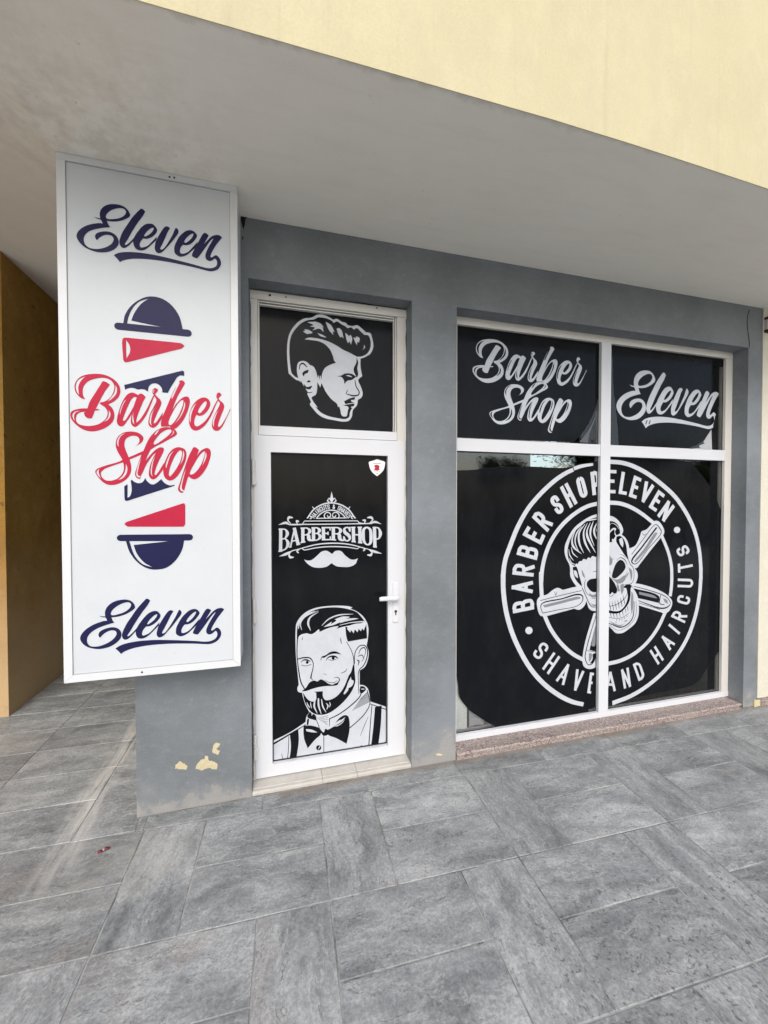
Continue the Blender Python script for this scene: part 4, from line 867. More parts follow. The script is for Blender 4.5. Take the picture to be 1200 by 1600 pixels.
def mat_granite():
    t = NT('pink_granite'); p = t.pos()
    v = t.n('ShaderNodeTexVoronoi'); v.inputs['Scale'].default_value = 150; t.l(p, v.inputs['Vector'])
    sepc = t.n('ShaderNodeSeparateColor'); t.l(v.outputs['Color'], sepc.inputs[0])
    c = t.ramp(sepc.outputs[0], ((0.0, (0.12, 0.095, 0.085)), (0.25, (0.22, 0.165, 0.15)), (0.5, (0.31, 0.25, 0.23)), (0.8, (0.39, 0.335, 0.31)), (1.0, (0.45, 0.41, 0.38))))
    d = t.noise(p, 6, 5, 0.7)
    c = t.mix(t.math('MULTIPLY', t.fac(d, 0.45, 0.75), 0.6), c, (0.36, 0.325, 0.285))
    t.set(c, 0.5, 0.35); return t.m
M_GRANITE = mat_granite()
def mat_step():
    t = NT('cream_step_tile'); p = t.pos(); n = t.noise(p, 14, 6, 0.7); d = t.noise(p, 5, 5, 0.7)
    c = t.mix(t.fac(n, 0.35, 0.7), (0.47, 0.45, 0.405), (0.55, 0.535, 0.49))
    c = t.mix(t.math('MULTIPLY', t.fac(d, 0.5, 0.8), 0.5), c, (0.44, 0.38, 0.30))
    t.set(c, 0.5, 0.4); t.bump(n, 0.1, 0.002); return t.m
M_STEP = mat_step()

def mat_tile():
    """slate-look porcelain: cloudy grey, long dark veins, brownish blooms; differs on every tile"""
    t = NT('slate_paving_tile')
    tc = t.n('ShaderNodeTexCoord').outputs['Object']; oi = t.n('ShaderNodeObjectInfo').outputs['Random']; p = t.pos()
    off = t.n('ShaderNodeCombineXYZ'); t.l(t.math('MULTIPLY', oi, 37.0), off.inputs[0]); t.l(t.math('MULTIPLY', oi, 91.0), off.inputs[1]); t.l(t.math('MULTIPLY', oi, 13.0), off.inputs[2])
    va = t.n('ShaderNodeVectorMath'); va.operation = 'ADD'; t.l(tc, va.inputs[0]); t.l(off.outputs[0], va.inputs[1]); v = va.outputs[0]
    warp = t.n('ShaderNodeTexNoise'); warp.inputs['Scale'].default_value = 3.5; warp.inputs['Detail'].default_value = 4; t.l(v, warp.inputs['Vector'])
    wv = t.n('ShaderNodeVectorMath'); wv.operation = 'MULTIPLY_ADD'; t.l(warp.outputs['Color'], wv.inputs[0]); wv.inputs[1].default_value = (0.16, 0.16, 0); t.l(v, wv.inputs[2]); v2 = wv.outputs[0]
    cloud = t.noise(v2, 2.6, 8, 0.62); med = t.noise(v, 19, 7, 0.7, 0.3); grain = t.noise(v, 90, 5, 0.75)
    long_ = t.noise(t.mapping(v2, (1.7, 6.0, 1), rot=(0, 0, 0.42)), 1.6, 9, 0.68)
    L = t.math('ADD', t.math('ADD', t.math('MULTIPLY', long_, 0.46), t.math('MULTIPLY', cloud, 0.30)), t.math('MULTIPLY', med, 0.24))
    c = t.ramp(L, ((0.36, (0.135, 0.143, 0.144)), (0.44, (0.208, 0.220, 0.221)), (0.50, (0.280, 0.294, 0.294)), (0.555, (0.352, 0.366, 0.363)), (0.63, (0.46, 0.47, 0.458))))
    vein = t.noise(t.mapping(v2, (1.3, 4.5, 1), rot=(0, 0, 0.42)), 2.0, 7, 0.66)
    line = t.math('SUBTRACT', 1.0, t.fac(t.math('ABSOLUTE', t.math('SUBTRACT', vein, 0.5)), 0.0, 0.012))
    line = t.math('MULTIPLY', line, t.fac(med, 0.47, 0.55))
    c = t.mix(t.math('MULTIPLY', line, 0.7), c, (0.045, 0.047, 0.047))
    pale = t.noise(t.mapping(v2, (1.1, 3.6, 1), loc=(4, 7, 0), rot=(0, 0, 0.5)), 2.2, 7, 0.66)
    pline = t.math('SUBTRACT', 1.0, t.fac(t.math('ABSOLUTE', t.math('SUBTRACT', pale, 0.52)), 0.0, 0.022))
    c = t.mix(t.math('MULTIPLY', pline, 0.38), c, (0.50, 0.505, 0.49))
    br = t.noise(v2, 1.9, 6, 0.66)
    c = t.mix(t.math('MULTIPLY', t.fac(br, 0.56, 0.68), 0.42), c, (0.265, 0.232, 0.208))
    c = t.mix(0.36, c, t.ramp(grain, ((0.30, (0.05,) * 3), (0.70, (0.95,) * 3))), 'OVERLAY')
    # each tile a little lighter or darker
    hs = t.n('ShaderNodeHueSaturation'); t.l(c, hs.inputs['Color']); t.l(t.math('ADD', 0.88, t.math('MULTIPLY', oi, 0.22)), hs.inputs['Value']); c = hs.outputs[0]
    xyz = t.sep(p)
    # dried cement run-off trailing out of the passage
    wob = t.math('MULTIPLY', t.math('SUBTRACT', t.noise(p, 1.7, 3, 0.5), 0.5), 0.22)
    d = t.math('ABSOLUTE', t.math('ADD', t.math('ADD', xyz[0], 1.0), wob))
    trail = t.math('SUBTRACT', 1.0, t.fac(d, 0.01, 0.10))
    trail = t.math('MULTIPLY', trail, t.fac(t.math('ADD', xyz[1], 0.75), 0.25, 0.75))
    trail = t.math('MULTIPLY', trail, t.fac(t.noise(t.mapping(p, (14, 1.6, 1)), 2.0, 6, 0.65), 0.36, 0.56))
    c = t.mix(t.math('MULTIPLY', trail, 0.95), c, (0.60, 0.59, 0.55))
    # pale dust wiped round the corner of the pier
    dx = t.math('ADD', xyz[0], 0.72); dy = t.math('ADD', xyz[1], 0.28)
    rr = t.math('SQRT', t.math('ADD', t.math('MULTIPLY', dx, dx), t.math('MULTIPLY', t.math('MULTIPLY', dy, dy), 2.2)))
    dust = t.math('MULTIPLY', t.math('SUBTRACT', 1.0, t.fac(rr, 0.05, 0.42)), t.fac(t.noise(t.mapping(p, (5, 10, 1), rot=(0, 0, 0.8)), 1.0, 6, 0.7, 1.0), 0.40, 0.66))
    c = t.mix(t.math('MULTIPLY', dust, 0.7), c, (0.40, 0.385, 0.345))
    # brown earth line against the foot of the wall, deepened to shade the gap
    wl_ = t.fac(t.math('ADD', xyz[1], t.math('MULTIPLY', t.noise(p, 9, 5, 0.7), 0.12)), -0.02, 0.055)
    inx = t.fac(xyz[0], -0.76, -0.70)
    c = t.mix(t.math('MULTIPLY', t.math('MULTIPLY', wl_, inx), 0.7), c, (0.235, 0.19, 0.145))
    # dark droplet marks towards the kerb side
    sp = t.noise(t.mapping(p, (1, 1, 1)), 46, 2, 0.5)
    zone = t.math('MULTIPLY', t.fac(xyz[0], 0.7, 1.5), t.fac(t.math('MULTIPLY', xyz[1], -1.0), 0.85, 1.25))
    c = t.mix(t.math('MULTIPLY', t.math('MULTIPLY', t.fac(sp, 0.62, 0.66), zone), 0.65), c, (0.075, 0.078, 0.076))
    t.set(c, t.ramp(med, ((0.3, (0.50,) * 3), (0.7, (0.68,) * 3))), 0.35)
    t.bump(t.math('ADD', t.math('ADD', t.math('MULTIPLY', grain, 0.35), med), t.math('MULTIPLY', long_, 1.5)), 0.35, 0.006)
    return t.m
M_TILE = mat_tile()
def mat_grout():
    t = NT('grout'); p = t.pos(); n = t.noise(p, 5, 5, 0.7); f = t.noise(p, 30, 4, 0.7)
    c = t.mix(t.fac(n, 0.42, 0.62), (0.40, 0.40, 0.385), (0.15, 0.148, 0.138))
    c = t.mix(t.math('MULTIPLY', t.fac(f, 0.62, 0.68), 0.8), c, (0.06, 0.06, 0.055))
    t.set(c, 0.9, 0.2); return t.m
M_GROUT = mat_grout()
M_ASPHALT = plain('asphalt', (0.055, 0.055, 0.057), 0.9, 0.3, 0.35, 60, bump=0.4)
M_EARTH = plain('dry_ground', (0.20, 0.18, 0.14), 0.95, 0.2, 0.3, 2)
def mat_glass():
    t = NT('window_glass'); t.t.nodes.remove(t.b)
    tr = t.n('ShaderNodeBsdfTransparent'); tr.inputs[0].default_value = (0.98, 0.99, 0.985, 1)
    gl = t.n('ShaderNodeBsdfGlossy'); gl.inputs['Roughness'].default_value = 0.015
    fr = t.n('ShaderNodeFresnel'); fr.inputs['IOR'].default_value = 1.52
    w = t.noise(t.pos(), 1.6, 2, 0.5); bp = t.n('ShaderNodeBump'); bp.inputs['Strength'].default_value = 0.015; bp.inputs['Distance'].default_value = 0.02; t.l(w, bp.inputs['Height'])
    t.l(bp.outputs[0], gl.inputs['Normal'])
    mx = t.n('ShaderNodeMixShader'); t.l(t.math('MULTIPLY', fr.outputs[0], 1.7), mx.inputs[0]); t.l(tr.outputs[0], mx.inputs[1]); t.l(gl.outputs[0], mx.inputs[2])
    t.l(mx.outputs[0], t.out.inputs['Surface']); return t.m
M_GLASS = mat_glass()
def mat_leaf():
    t = NT('leaf'); oi = t.noise(t.pos(), 3.5, 3, 0.6)
    t.set(t.ramp(oi, ((0.3, (0.035, 0.06, 0.016)), (0.55, (0.06, 0.095, 0.025)), (0.75, (0.10, 0.13, 0.04)))), 0.55, 0.3); return t.m
M_LEAF = mat_leaf(); M_BARK = plain('bark', (0.10, 0.075, 0.055), 0.95, 0.2, 0.35, 24, bump=0.6)

# ------------------------------------------------------------------ traced flat prints (vinyl lettering, drawings)
def cseg(p0, p1, p2, p3, n):
    d = lambda a, b: max(float(np.linalg.norm((b - a)[:2])) ** .5, 1e-6)
    t0 = 0.0; t1 = t0 + d(p0, p1); t2 = t1 + d(p1, p2); t3 = t2 + d(p2, p3); r = []
    for i in range(n):
        t = t1 + (t2 - t1) * i / n
        A1 = (t1 - t) / (t1 - t0) * p0 + (t - t0) / (t1 - t0) * p1
        A2 = (t2 - t) / (t2 - t1) * p1 + (t - t1) / (t2 - t1) * p2
        A3 = (t3 - t) / (t3 - t2) * p2 + (t - t2) / (t3 - t2) * p3
        B1 = (t2 - t) / (t2 - t0) * A1 + (t - t0) / (t2 - t0) * A2
        B2 = (t3 - t) / (t3 - t1) * A2 + (t - t1) / (t3 - t1) * A3
        r.append((t2 - t) / (t2 - t1) * B1 + (t - t1) / (t2 - t1) * B2)
    return r
def smooth_path(pts, cn, closed, n):
    N = len(pts); out = []
    for i in (range(N) if closed else range(N - 1)):
        j = (i + 1) % N; a, b = pts[i], pts[j]
        pa = 2 * a - b if cn[i] or (not closed and i == 0) else pts[i - 1]
        pb = 2 * b - a if cn[j] or (not closed and j == N - 1) else pts[(j + 1) % N]
        if cn[i] and cn[j]: out.append(a)
        else: out += cseg(pa, a, b, pb, n)
    if not closed: out.append(pts[-1])
    return out
def record_polygon(kind, flags, flat, M=None, n=4):
    k = 2 if kind == 'p' else 3
    pts = [np.array(flat[i:i + k], float) / 10.0 for i in range(0, len(flat), k)]        # millimetres
    if M is not None:
        A = np.array(M); s = abs(np.linalg.det(A[:2])) ** .5
        pts = [np.append((np.array([p[0], p[1], 1000.0]) @ A), p[2:] * s) for p in pts]
    cn = [c == '1' for c in flags]
    q = smooth_path(pts, cn, kind == 'p', n)
    if kind == 'p': return np.array(q)[:, :2]
    q = np.array(q); d = np.gradient(q[:, :2], axis=0); d /= np.maximum(np.linalg.norm(d, axis=1), 1e-9)[:, None]
    nn = np.stack([-d[:, 1], d[:, 0]], 1); h = q[:, 2:3] / 2
    def cap(c, dv, nv, r):
        return [c + r * (math.cos(a) * nv + math.sin(a) * dv) for a in np.linspace(0, math.pi, 6)[1:-1]] if kind == 's' else []
    return np.array(list(q[:, :2] + nn * h) + cap(q[-1, :2], d[-1], nn[-1], h[-1, 0]) + list((q[:, :2] - nn * h)[::-1]) + cap(q[0, :2], -d[0], -nn[0], h[0, 0]))
def inside(poly, pts):
    """non-zero winding number test"""
    w = np.zeros(len(pts), int); a = poly; b = np.roll(poly, -1, 0)
    lo, hi = poly.min(0), poly.max(0)
    sel = np.where((pts[:, 0] >= lo[0]) & (pts[:, 0] <= hi[0]) & (pts[:, 1] >= lo[1]) & (pts[:, 1] <= hi[1]))[0]
    if len(sel) == 0: return np.zeros(len(pts), bool)
    x = pts[sel, 0][:, None]; y = pts[sel, 1][:, None]
    c = (b[:, 0] - a[:, 0]) * (y - a[:, 1]) - (x - a[:, 0]) * (b[:, 1] - a[:, 1])
    w[sel] = ((a[:, 1] <= y) & (b[:, 1] > y) & (c > 0)).sum(1) - ((a[:, 1] > y) & (b[:, 1] <= y) & (c < 0)).sum(1)
    return w != 0
def flat_print(name, recs, y, mats, parent, M=None, extra=(), clip=None, n=4):
    """Later shapes cover earlier ones; 'bg' cuts a hole. One mesh in the plane Y = y, overlaps resolved."""
    polys = [(c, record_polygon(k, f, d, M, n)) for c, k, f, d in recs] + [(c, record_polygon(k, f, d, None, n)) for c, k, f, d in extra]
    vs_, es = [], []
    for c, p in polys:
        p = p[np.linalg.norm(p - np.roll(p, 1, 0), axis=1) > 0.02]
        o = len(vs_); m = len(p)
        vs_ += [Vector(q) for q in p]; es += [(o + i, o + (i + 1) % m) for i in range(m)]
    if clip:
        for x in clip:
            o = len(vs_); vs_ += [Vector((x, -500)), Vector((x, 4000))]; es.append((o, o + 1))
    ov, oe, of, *_ = delaunay_2d_cdt(vs_, es, [], 0, 1e-3)
    V = np.array([tuple(v) for v in ov]); Fc = np.array(of)
    cen = V[Fc].mean(1); lab = np.zeros(len(Fc), int); keys = [k for k in mats]
    for c, p in polys:
        lab[inside(p, cen)] = 0 if c == 'bg' else keys.index(c) + 1
    if clip: lab[(cen[:, 0] < clip[0]) | (cen[:, 0] > clip[1])] = 0
    keep = np.where(lab > 0)[0]; used = np.unique(Fc[keep]); remap = {int(u): i for i, u in enumerate(used)}
    me = bpy.data.meshes.new(name)
    faces = [[remap[int(i)] for i in Fc[k]] for k in keep]
    me.from_pydata([(V[u][0] / 1000, y, V[u][1] / 1000) for u in used], [], faces)
    me.update()
    o = link_mesh(name, me, [mats[k] for k in keys], parent)
    me.polygons.foreach_set('material_index', [int(lab[k]) - 1 for k in keep])
    if len(me.polygons) and me.polygons[0].normal.y > 0: me.flip_normals()
    return o
def slab_print(name, rec, y0, y1, m, parent, n=5, bulge=None):
    p = record_polygon(*rec[1:], None, n) / 1000
    bm = bmesh.new(); a = [bm.verts.new((q[0], y0, q[1])) for q in p]; b = [bm.verts.new((q[0], y1, q[1])) for q in p]
    f = bm.faces.new(a); g = bm.faces.new(b[::-1]); k = len(p)
    for i in range(k): bm.faces.new([a[i], b[i], b[(i + 1) % k], a[(i + 1) % k]])
    bmesh.ops.triangulate(bm, faces=[f, g])
    return from_bm(name, bm, m, parent)

# ------------------------------------------------------------------ ground, road, paving
ground = box('ground', -400, 400, -400, 400, -0.30, -0.20, M_EARTH); tag(ground, kind='structure')
road = box('road', -80, 80, -17, -9.2, -0.2, -0.135, M_ASPHALT); tag(road, kind='structure')
kerb = box('kerb', -80, 80, -9.2, -9.05, -0.2, 0.004, plain('concrete_kerb', (0.40, 0.39, 0.37), 0.9, 0.2, 0.15, 12), bevel=0.01); tag(kerb, kind='structure')
pavement = box('pavement', -14, 18, -9.05, 7, -0.2, -0.0035, M_GROUT); tag(pavement, kind='structure')
bounce_forecourt = box('bounce_forecourt', -30, 30, -9.0, -4.47, -0.003, 0.0, plain('bounce_concrete', (0.66, 0.64, 0.59), 0.9, 0.2, 0.12, 4)); tag(bounce_forecourt, kind='structure')  # unseen pale paving, added to bounce light up to the soffit and sign
TH = 0.010
def tile_mesh(w, h):
    bm = bmesh.new(); bm_box(bm, -w / 2, w / 2, -h / 2, h / 2, -TH, 0)
    bmesh.ops.bevel(bm, geom=[e for e in bm.edges if all(v.co.z > -0.001 for v in e.verts)], offset=0.0022, segments=1, affect='EDGES')
    bmesh.ops.recalc_face_normals(bm, faces=bm.faces)
    me = bpy.data.meshes.new('tile'); bm.to_mesh(me); bm.free(); me.materials.append(M_TILE); return me
MOD = 0.2925; GAP = 0.0056
T_LONG = tile_mesh(2 * MOD - GAP, MOD - GAP)
GROT = -0.0245
def gp(u, v):       # paving grid -> world; slightly out of square with the shopfront
    return (u * math.cos(GROT) - v * math.sin(GROT), -0.701 + u * math.sin(GROT) + v * math.cos(GROT))
def put_tile(me, x, y, rz):
    o = bpy.data.objects.new('tile', me); COL.objects.link(o); o.parent = pavement
    o.location = (x, y, random.uniform(-0.0006, 0.0006)); o.rotation_euler = (random.uniform(-.0012, .0012), random.uniform(-.0012, .0012), rz + GROT)
PER = 3 * MOD
for row in range(0, 7):
    vtop = 2 * MOD * (1 - row)                    # row 0 runs along the shopfront
    off = 0.207 - row * MOD
    off = (off + 3.0) % PER - 3.0
    k = 0
    while off + k * PER < 5.2:
        u = off + k * PER; k += 1
        if row == 0 and u < -4: continue
        x, y = gp(u + MOD / 2, vtop - MOD); put_tile(T_LONG, x, y, math.pi / 2)
        for j in (0.5, 1.5):
            x, y = gp(u + 2 * MOD, vtop - MOD * j); put_tile(T_LONG, x, y, random.choice((0, math.pi)))
# cut border pieces between the pattern and the wall, and the passage paving
def quad_tile(pts, m=M_TILE):
    bm = bmesh.new(); cx = sum(p[0] for p in pts) / len(pts); cy = sum(p[1] for p in pts) / len(pts)
    a = [bm.verts.new((p[0] - cx, p[1] - cy, -TH)) for p in pts]; b = [bm.verts.new((p[0] - cx, p[1] - cy, 0)) for p in pts]
    n = len(pts); bm.faces.new(b); bm.faces.new(a[::-1])
    for i in range(n): bm.faces.new([a[i], a[(i + 1) % n], b[(i + 1) % n], b[i]])
    bmesh.ops.bevel(bm, geom=[e for e in bm.edges if all(v.co.z > -0.001 for v in e.verts)], offset=0.0018, segments=1, affect='EDGES')
    bmesh.ops.recalc_face_normals(bm, faces=bm.faces)
    me = bpy.data.meshes.new('tile'); bm.to_mesh(me); bm.free(); me.materials.append(m)
    o = bpy.data.objects.new('tile', me); COL.objects.link(o); o.parent = pavement; o.location = (cx, cy, random.uniform(-0.0005, 0.0005)); return o
edge_y = lambda x: gp(x, 2 * MOD)[1] + GAP * 0.6
bx = [-0.70, -0.665, -0.085, 0.50, 1.085, 1.67, 2.255, 2.84, 3.425, 4.01, 4.6, 5.2]
for a, b in zip(bx, bx[1:]):
    quad_tile([(a + GAP / 2, edge_y(a)), (b - GAP / 2, edge_y(b)), (b - GAP / 2, -0.004), (a + GAP / 2, -0.004)])
py = [-0.092]
while py[-1] < 5.2: py.append(py[-1] + MOD)
for col, (a, b) in enumerate(((-2.72, -2.14), (-2.14, -1.56), (-1.56, -0.985))):
    for i, (c, d) in enumerate(zip(py, py[1:])):
        if col == 0 and c > 1.3: continue
        if col == 0 and d > 1.39: d = 1.39
        sl = lambda x: GROT * (x + 0.7)
        quad_tile([(a + GAP / 2, c + sl(a) + GAP / 2), (b - GAP / 2, c + sl(b) + GAP / 2), (b - GAP / 2, d + sl(b) - GAP / 2), (a + GAP / 2, d + sl(a) - GAP / 2)])
for c, d in zip(py[::2], py[2::2]):
    quad_tile([(-0.985 + GAP / 2, c + GAP / 2), (-0.704 - GAP / 2, c + GAP / 2), (-0.728, d - GAP / 2), (-0.985 + GAP / 2, d - GAP / 2)] if c < 0 else
              [(-0.985 + GAP / 2, c + GAP / 2), (-0.728, c + GAP / 2), (-0.728, d - GAP / 2), (-0.985 + GAP / 2, d - GAP / 2)])

# ------------------------------------------------------------------ the shop building
ZS = 3.23
shop = thing('shop_building', 'grey painted shopfront under a deep cream concrete overhang', 'building', (1.5, 0, 0))
XL, DL, DR, WL, WR, XR = -0.723, -0.146, 0.806, 1.106, 3.640, 3.790
xs = [XL, DL, DR, WL, WR, XR]; zs = [0.0, 2.901, ZS - 0.001]
grid_wall('wall', xs, zs, lambda i, j: j == 1 or i in (0, 2, 4), 0.0, 0.24, M_WALL, shop, 0.007)
box('side_wall', XL, XL + 0.2, 0.243, 5.5, 0, ZS - 0.001, M_WALL, shop)
# soffit: flat over the shopfront, cranked up over the passage; slightly bowed outer edge
def edge_front(x):
    return -0.908 - 0.003 * x if x < 1.1 else -0.9115 + 0.0205 * (x - 1.1) ** 1.45
sx = [-7.0, -4.0, -2.03, -1.5, -0.955, -0.8, 0, 0.6, 1.1, 1.5, 1.9, 2.3, 2.8, 3.4, 4.2, 5.2, 6.5]
sz = lambda x: ZS if x > -0.95 else (ZS + (min(-x, 2.03) - 0.955) / 1.075 * 0.36)
bm = bmesh.new(); lo = []; hi = []
for x in sx:
    lo.append((bm.verts.new((x, edge_front(x), sz(x))), bm.verts.new((x, 6.4, sz(x))))); hi.append((bm.verts.new((x, edge_front(x), sz(x) + 0.18)), bm.verts.new((x, 6.4, sz(x) + 0.18))))
for i in range(len(sx) - 1):
    bm.faces.new([lo[i][0], lo[i][1], lo[i + 1][1], lo[i + 1][0]]); bm.faces.new([hi[i][0], hi[i + 1][0], hi[i + 1][1], hi[i][1]])
    bm.faces.new([lo[i][0], lo[i + 1][0], hi[i + 1][0], hi[i][0]]); bm.faces.new([lo[i][1], hi[i][1], hi[i + 1][1], lo[i + 1][1]])
bm.faces.new([lo[0][0], hi[0][0], hi[0][1], lo[0][1]]); bm.faces.new([lo[-1][0], lo[-1][1], hi[-1][1], hi[-1][0]])
from_bm('soffit', bm, M_SOFFIT, shop)
bm = bmesh.new(); A = []
for x in sx:
    y = edge_front(x) - 0.004
    A.append([bm.verts.new(c) for c in ((x, y, sz(x) - 0.004), (x, y, 8.5), (x, y + 0.25, 8.5), (x, y + 0.25, sz(x) + 0.185), (x, y + 0.0035, sz(x) + 0.185), (x, y + 0.0035, sz(x) - 0.004))])
for i in range(len(sx) - 1):
    for k in range(6): bm.faces.new([A[i][k], A[i + 1][k], A[i + 1][(k + 1) % 6], A[i][(k + 1) % 6]])
bm.faces.new(A[0]); bm.faces.new(A[-1][::-1])
from_bm('fascia', bm, M_FASCIA, shop)
# the room behind the glass, with a high window to the yard at its back
grid_wall('back_wall', [XL + 0.2, 3.9, 5.35, 7.0], [0, 2.2, 2.78, ZS - 0.002], lambda i, j: not (i == 1 and j == 1), 3.2, 3.4, M_ROOM, shop)
box('end_wall', 6.8, 7.0, 0.243, 3.2, 0, ZS - 0.002, M_ROOM, shop)
box('room_floor', XL + 0.2, 7.0, 0.243, 3.2, 0.0, 0.03, plain('room_floor', (0.12, 0.11, 0.10), 0.5), shop)
def ragged(rec, rnd, amp):
    c, k, f, d = rec; pts = [(d[i], d[i + 1]) for i in range(0, len(d), 2)]; out = []
    for a, b in zip(pts, pts[1:] + pts[:1]):
        for t in (0, .25, .5, .75):
            j = 0 if t == 0 else amp
            out += [a[0] + (b[0] - a[0]) * t + rnd.uniform(-j, j), a[1] + (b[1] - a[1]) * t + rnd.uniform(-j, j)]
    return (c, k, '1' * (len(out) // 2), out)
rp = random.Random(5)
for r in ART['peel']: flat_print('peeled_patch', [ragged(r, rp, 34)], -0.0012, {'ink': M_PEEL}, shop)
for r in ART['corner_marks']: flat_print('corner_mark', [r], -0.0009, {'ink': M_DARK}, shop)  # flat dark marks drawn for a small black fitting beside the sign
for r in ART['crack']: flat_print('crack', [r], -0.0012, {'ink': M_DARK}, shop)

# neighbouring stretch of facade at the right edge
nb = thing('cream_wall', 'cream plastered wall with pink granite foot at the right edge', 'wall', (5.4, 0, 0))
box('wall_face', XR + 0.001, 7.0, -0.006, 0.24, 0.062, ZS - 0.001, M_CREAM, nb, 0.004)
box('plinth', XR + 0.03, 7.0, -0.018, 0.2, 0, 0.060, M_GRANITE, nb, 0.004)
box('plinth_end', XR - 0.04, XR + 0.027, -0.012, -0.0006, 0.0, 0.050, M_PEEL, nb, 0.003)
ft = thing('wall_fitting', 'small grey fitting with dark clips high on the cream wall at right edge', 'fitting', (3.86, -0.03, 3.09))
box('plate', 3.80, 3.92, -0.026, -0.0065, 3.055, 3.135, plain('grey_plastic', (0.45, 0.42, 0.42), 0.5), ft, 0.004)
for z in (3.135, 3.035): box('clip', 3.797, 3.923, -0.03, -0.0065, z, z + 0.018, plain('rusty_clip', (0.05, 0.03, 0.02), 0.8, 0.2, 0.3), ft, 0.002)

# ochre building along the passage
och = thing('ochre_building', 'rough ochre plastered building across the dark passage, left edge', 'building', (-3.5, 1.4, 0))
grid_wall('wall', [-7.0, -2.03], [0, 3.60], lambda i, j: True, 1.395, 5.7, M_OCHRE, och, 0.015)
pe = box('passage_shade_wall', -2.03, XL, 5.5, 5.7, 0, 3.6, M_OCHRE, och)  # unseen wall added to close off the passage and keep it dark

# ------------------------------------------------------------------ projecting sign box
sg = thing('sign_box', 'tall white box sign with navy and red barber lettering and pole', 'sign', (-0.565, -0.1, 0.83))
SX0, SX1, SZ0, SZ1 = -0.946, -0.183, 0.833, 3.2285
box('case', SX0 + 0.003, SX1 - 0.003, -0.2045, -0.001, SZ0 + 0.003, SZ1 - 0.001, M_ALU, sg, 0.003)
panel = box('panel', SX0 + 0.02, SX1 - 0.02, -0.2070, -0.2047, SZ0 + 0.02, SZ1 - 0.02, M_PANEL, sg)
TW = 0.034
def mitred(name, pts):
    o = prism(name, pts, -0.2125, -0.1985, M_ALU, sg, 0.0022); return o
g = 0.0006
grid_wall('panel_gasket', [SX0 + TW + 0.0004, SX0 + TW + 0.0022, SX1 - TW - 0.0022, SX1 - TW - 0.0004], [SZ0 + TW + 0.0006, SZ0 + TW + 0.0024, SZ1 - TW * 0.9 - 0.0026, SZ1 - TW * 0.9 - 0.0006], lambda i, j: not (i == 1 and j == 1), -0.2082, -0.2062, plain('grey_gasket', (0.30, 0.30, 0.295), 0.6), sg)
mitred('trim', [(SX0, SZ0 + g), (SX0 + TW, SZ0 + TW + g), (SX0 + TW, SZ1 - TW * 0.9), (SX0, SZ1 - TW * 0.9)])
mitred('trim', [(SX1, SZ0 + g), (SX1, SZ1 - TW * 0.9), (SX1 - TW, SZ1 - TW * 0.9), (SX1 - TW, SZ0 + TW + g)])
mitred('trim', [(SX0 + g, SZ0), (SX1 - g, SZ0), (SX1 - TW - g, SZ0 + TW), (SX0 + TW + g, SZ0 + TW)])
mitred('trim', [(SX0, SZ1 - TW * 0.9 + 0.001), (SX1, SZ1 - TW * 0.9 + 0.001), (SX1, SZ1), (SX0, SZ1)])
for x, z in ((-0.486, 3.212), (-0.466, 3.213), (-0.628, 0.850)):
    bm = bmesh.new(); lathe(bm, ((0.0045, -0.2123), (0.0045, -0.2138), (0.003, -0.2146), (0.0005, -0.2148)), 'Y', 10, (x, 0, z)); from_bm('screw', bm, M_BLACKMETAL, sg)
YS = -0.2084
o = flat_print('lettering', ART['eleven'], YS, {'ink': M_NAVY}, sg); tag(o, 'upper navy Eleven lettering')
o = flat_print('lettering', ART['eleven'], YS, {'ink': M_NAVY}, sg, M_LOWER_ELEVEN); tag(o, 'lower navy Eleven lettering')
pn_, pr_ = ART['pole_navy'], ART['pole_red']
for nm, rr, mm, lab in (('pole_cap', pn_[0:3], M_NAVY, 'navy dome above the pole'), ('pole_stripe', pn_[3:4], M_NAVY, 'navy stripe behind Barber'), ('pole_stripe', pn_[4:6], M_NAVY, 'navy stripe under Shop'),
                        ('pole_cap', pn_[6:9], M_NAVY, 'navy bowl below the pole'), ('pole_stripe', pr_[0:2], M_RED, 'red stripe under the dome'), ('pole_stripe', pr_[2:3], M_RED, 'red stripe above the bowl')):
    tag(flat_print(nm, rr, YS, {'ink': mm}, sg), lab)
o = flat_print('lettering', ART['barber_shop'], YS, {'ink': M_RED}, sg); tag(o, 'red Barber Shop lettering')

# ------------------------------------------------------------------ entrance door
dr = thing('entrance_door', 'white framed shop door with black panels and barber drawings', 'door', (0.33, 0.11, 0.02))
FY = 0.106
lj = box('frame_jamb', DL + 0.001, -0.104, FY, 0.18, 0.026, 2.843, M_PVC_OLD, dr, 0.004)
box('frame_jamb', 0.744, DR - 0.001, FY, 0.18, 0.026, 2.843, M_PVC_OLD, dr, 0.004)
box('frame_head', DL + 0.001, DR - 0.001, FY - 0.001, 0.18, 2.845, 2.893, M_PVC_OLD, dr, 0.004)
box('frame_rail', -0.102, 0.742, FY, 0.18, 2.060, 2.113, M_PVC, dr, 0.004)
# glazing beads round the transom
for nm, a, b, c, d in (('bead', -0.102, -0.094, 2.115, 2.842), ('bead', 0.722, 0.728, 2.115, 2.842), ('bead', 0.734, 0.742, 2.115, 2.842), ('bead', -0.093, 0.7215, 2.835, 2.842), ('bead', -0.093, 0.7215, 2.819, 2.826)):
    box(nm, a, b, 0.118, 0.15, c, d, M_PVC_OLD, dr, 0.002)
tp = box('transom_panel', -0.1015, 0.7415, 0.139, 0.146, 2.1145, 2.8425, M_FILM, dr)
o = flat_print('portrait_print', ART['head'], 0.1378, {'ink': M_PRINT}, tp); tag(o, 'white profile head with swept back hair')
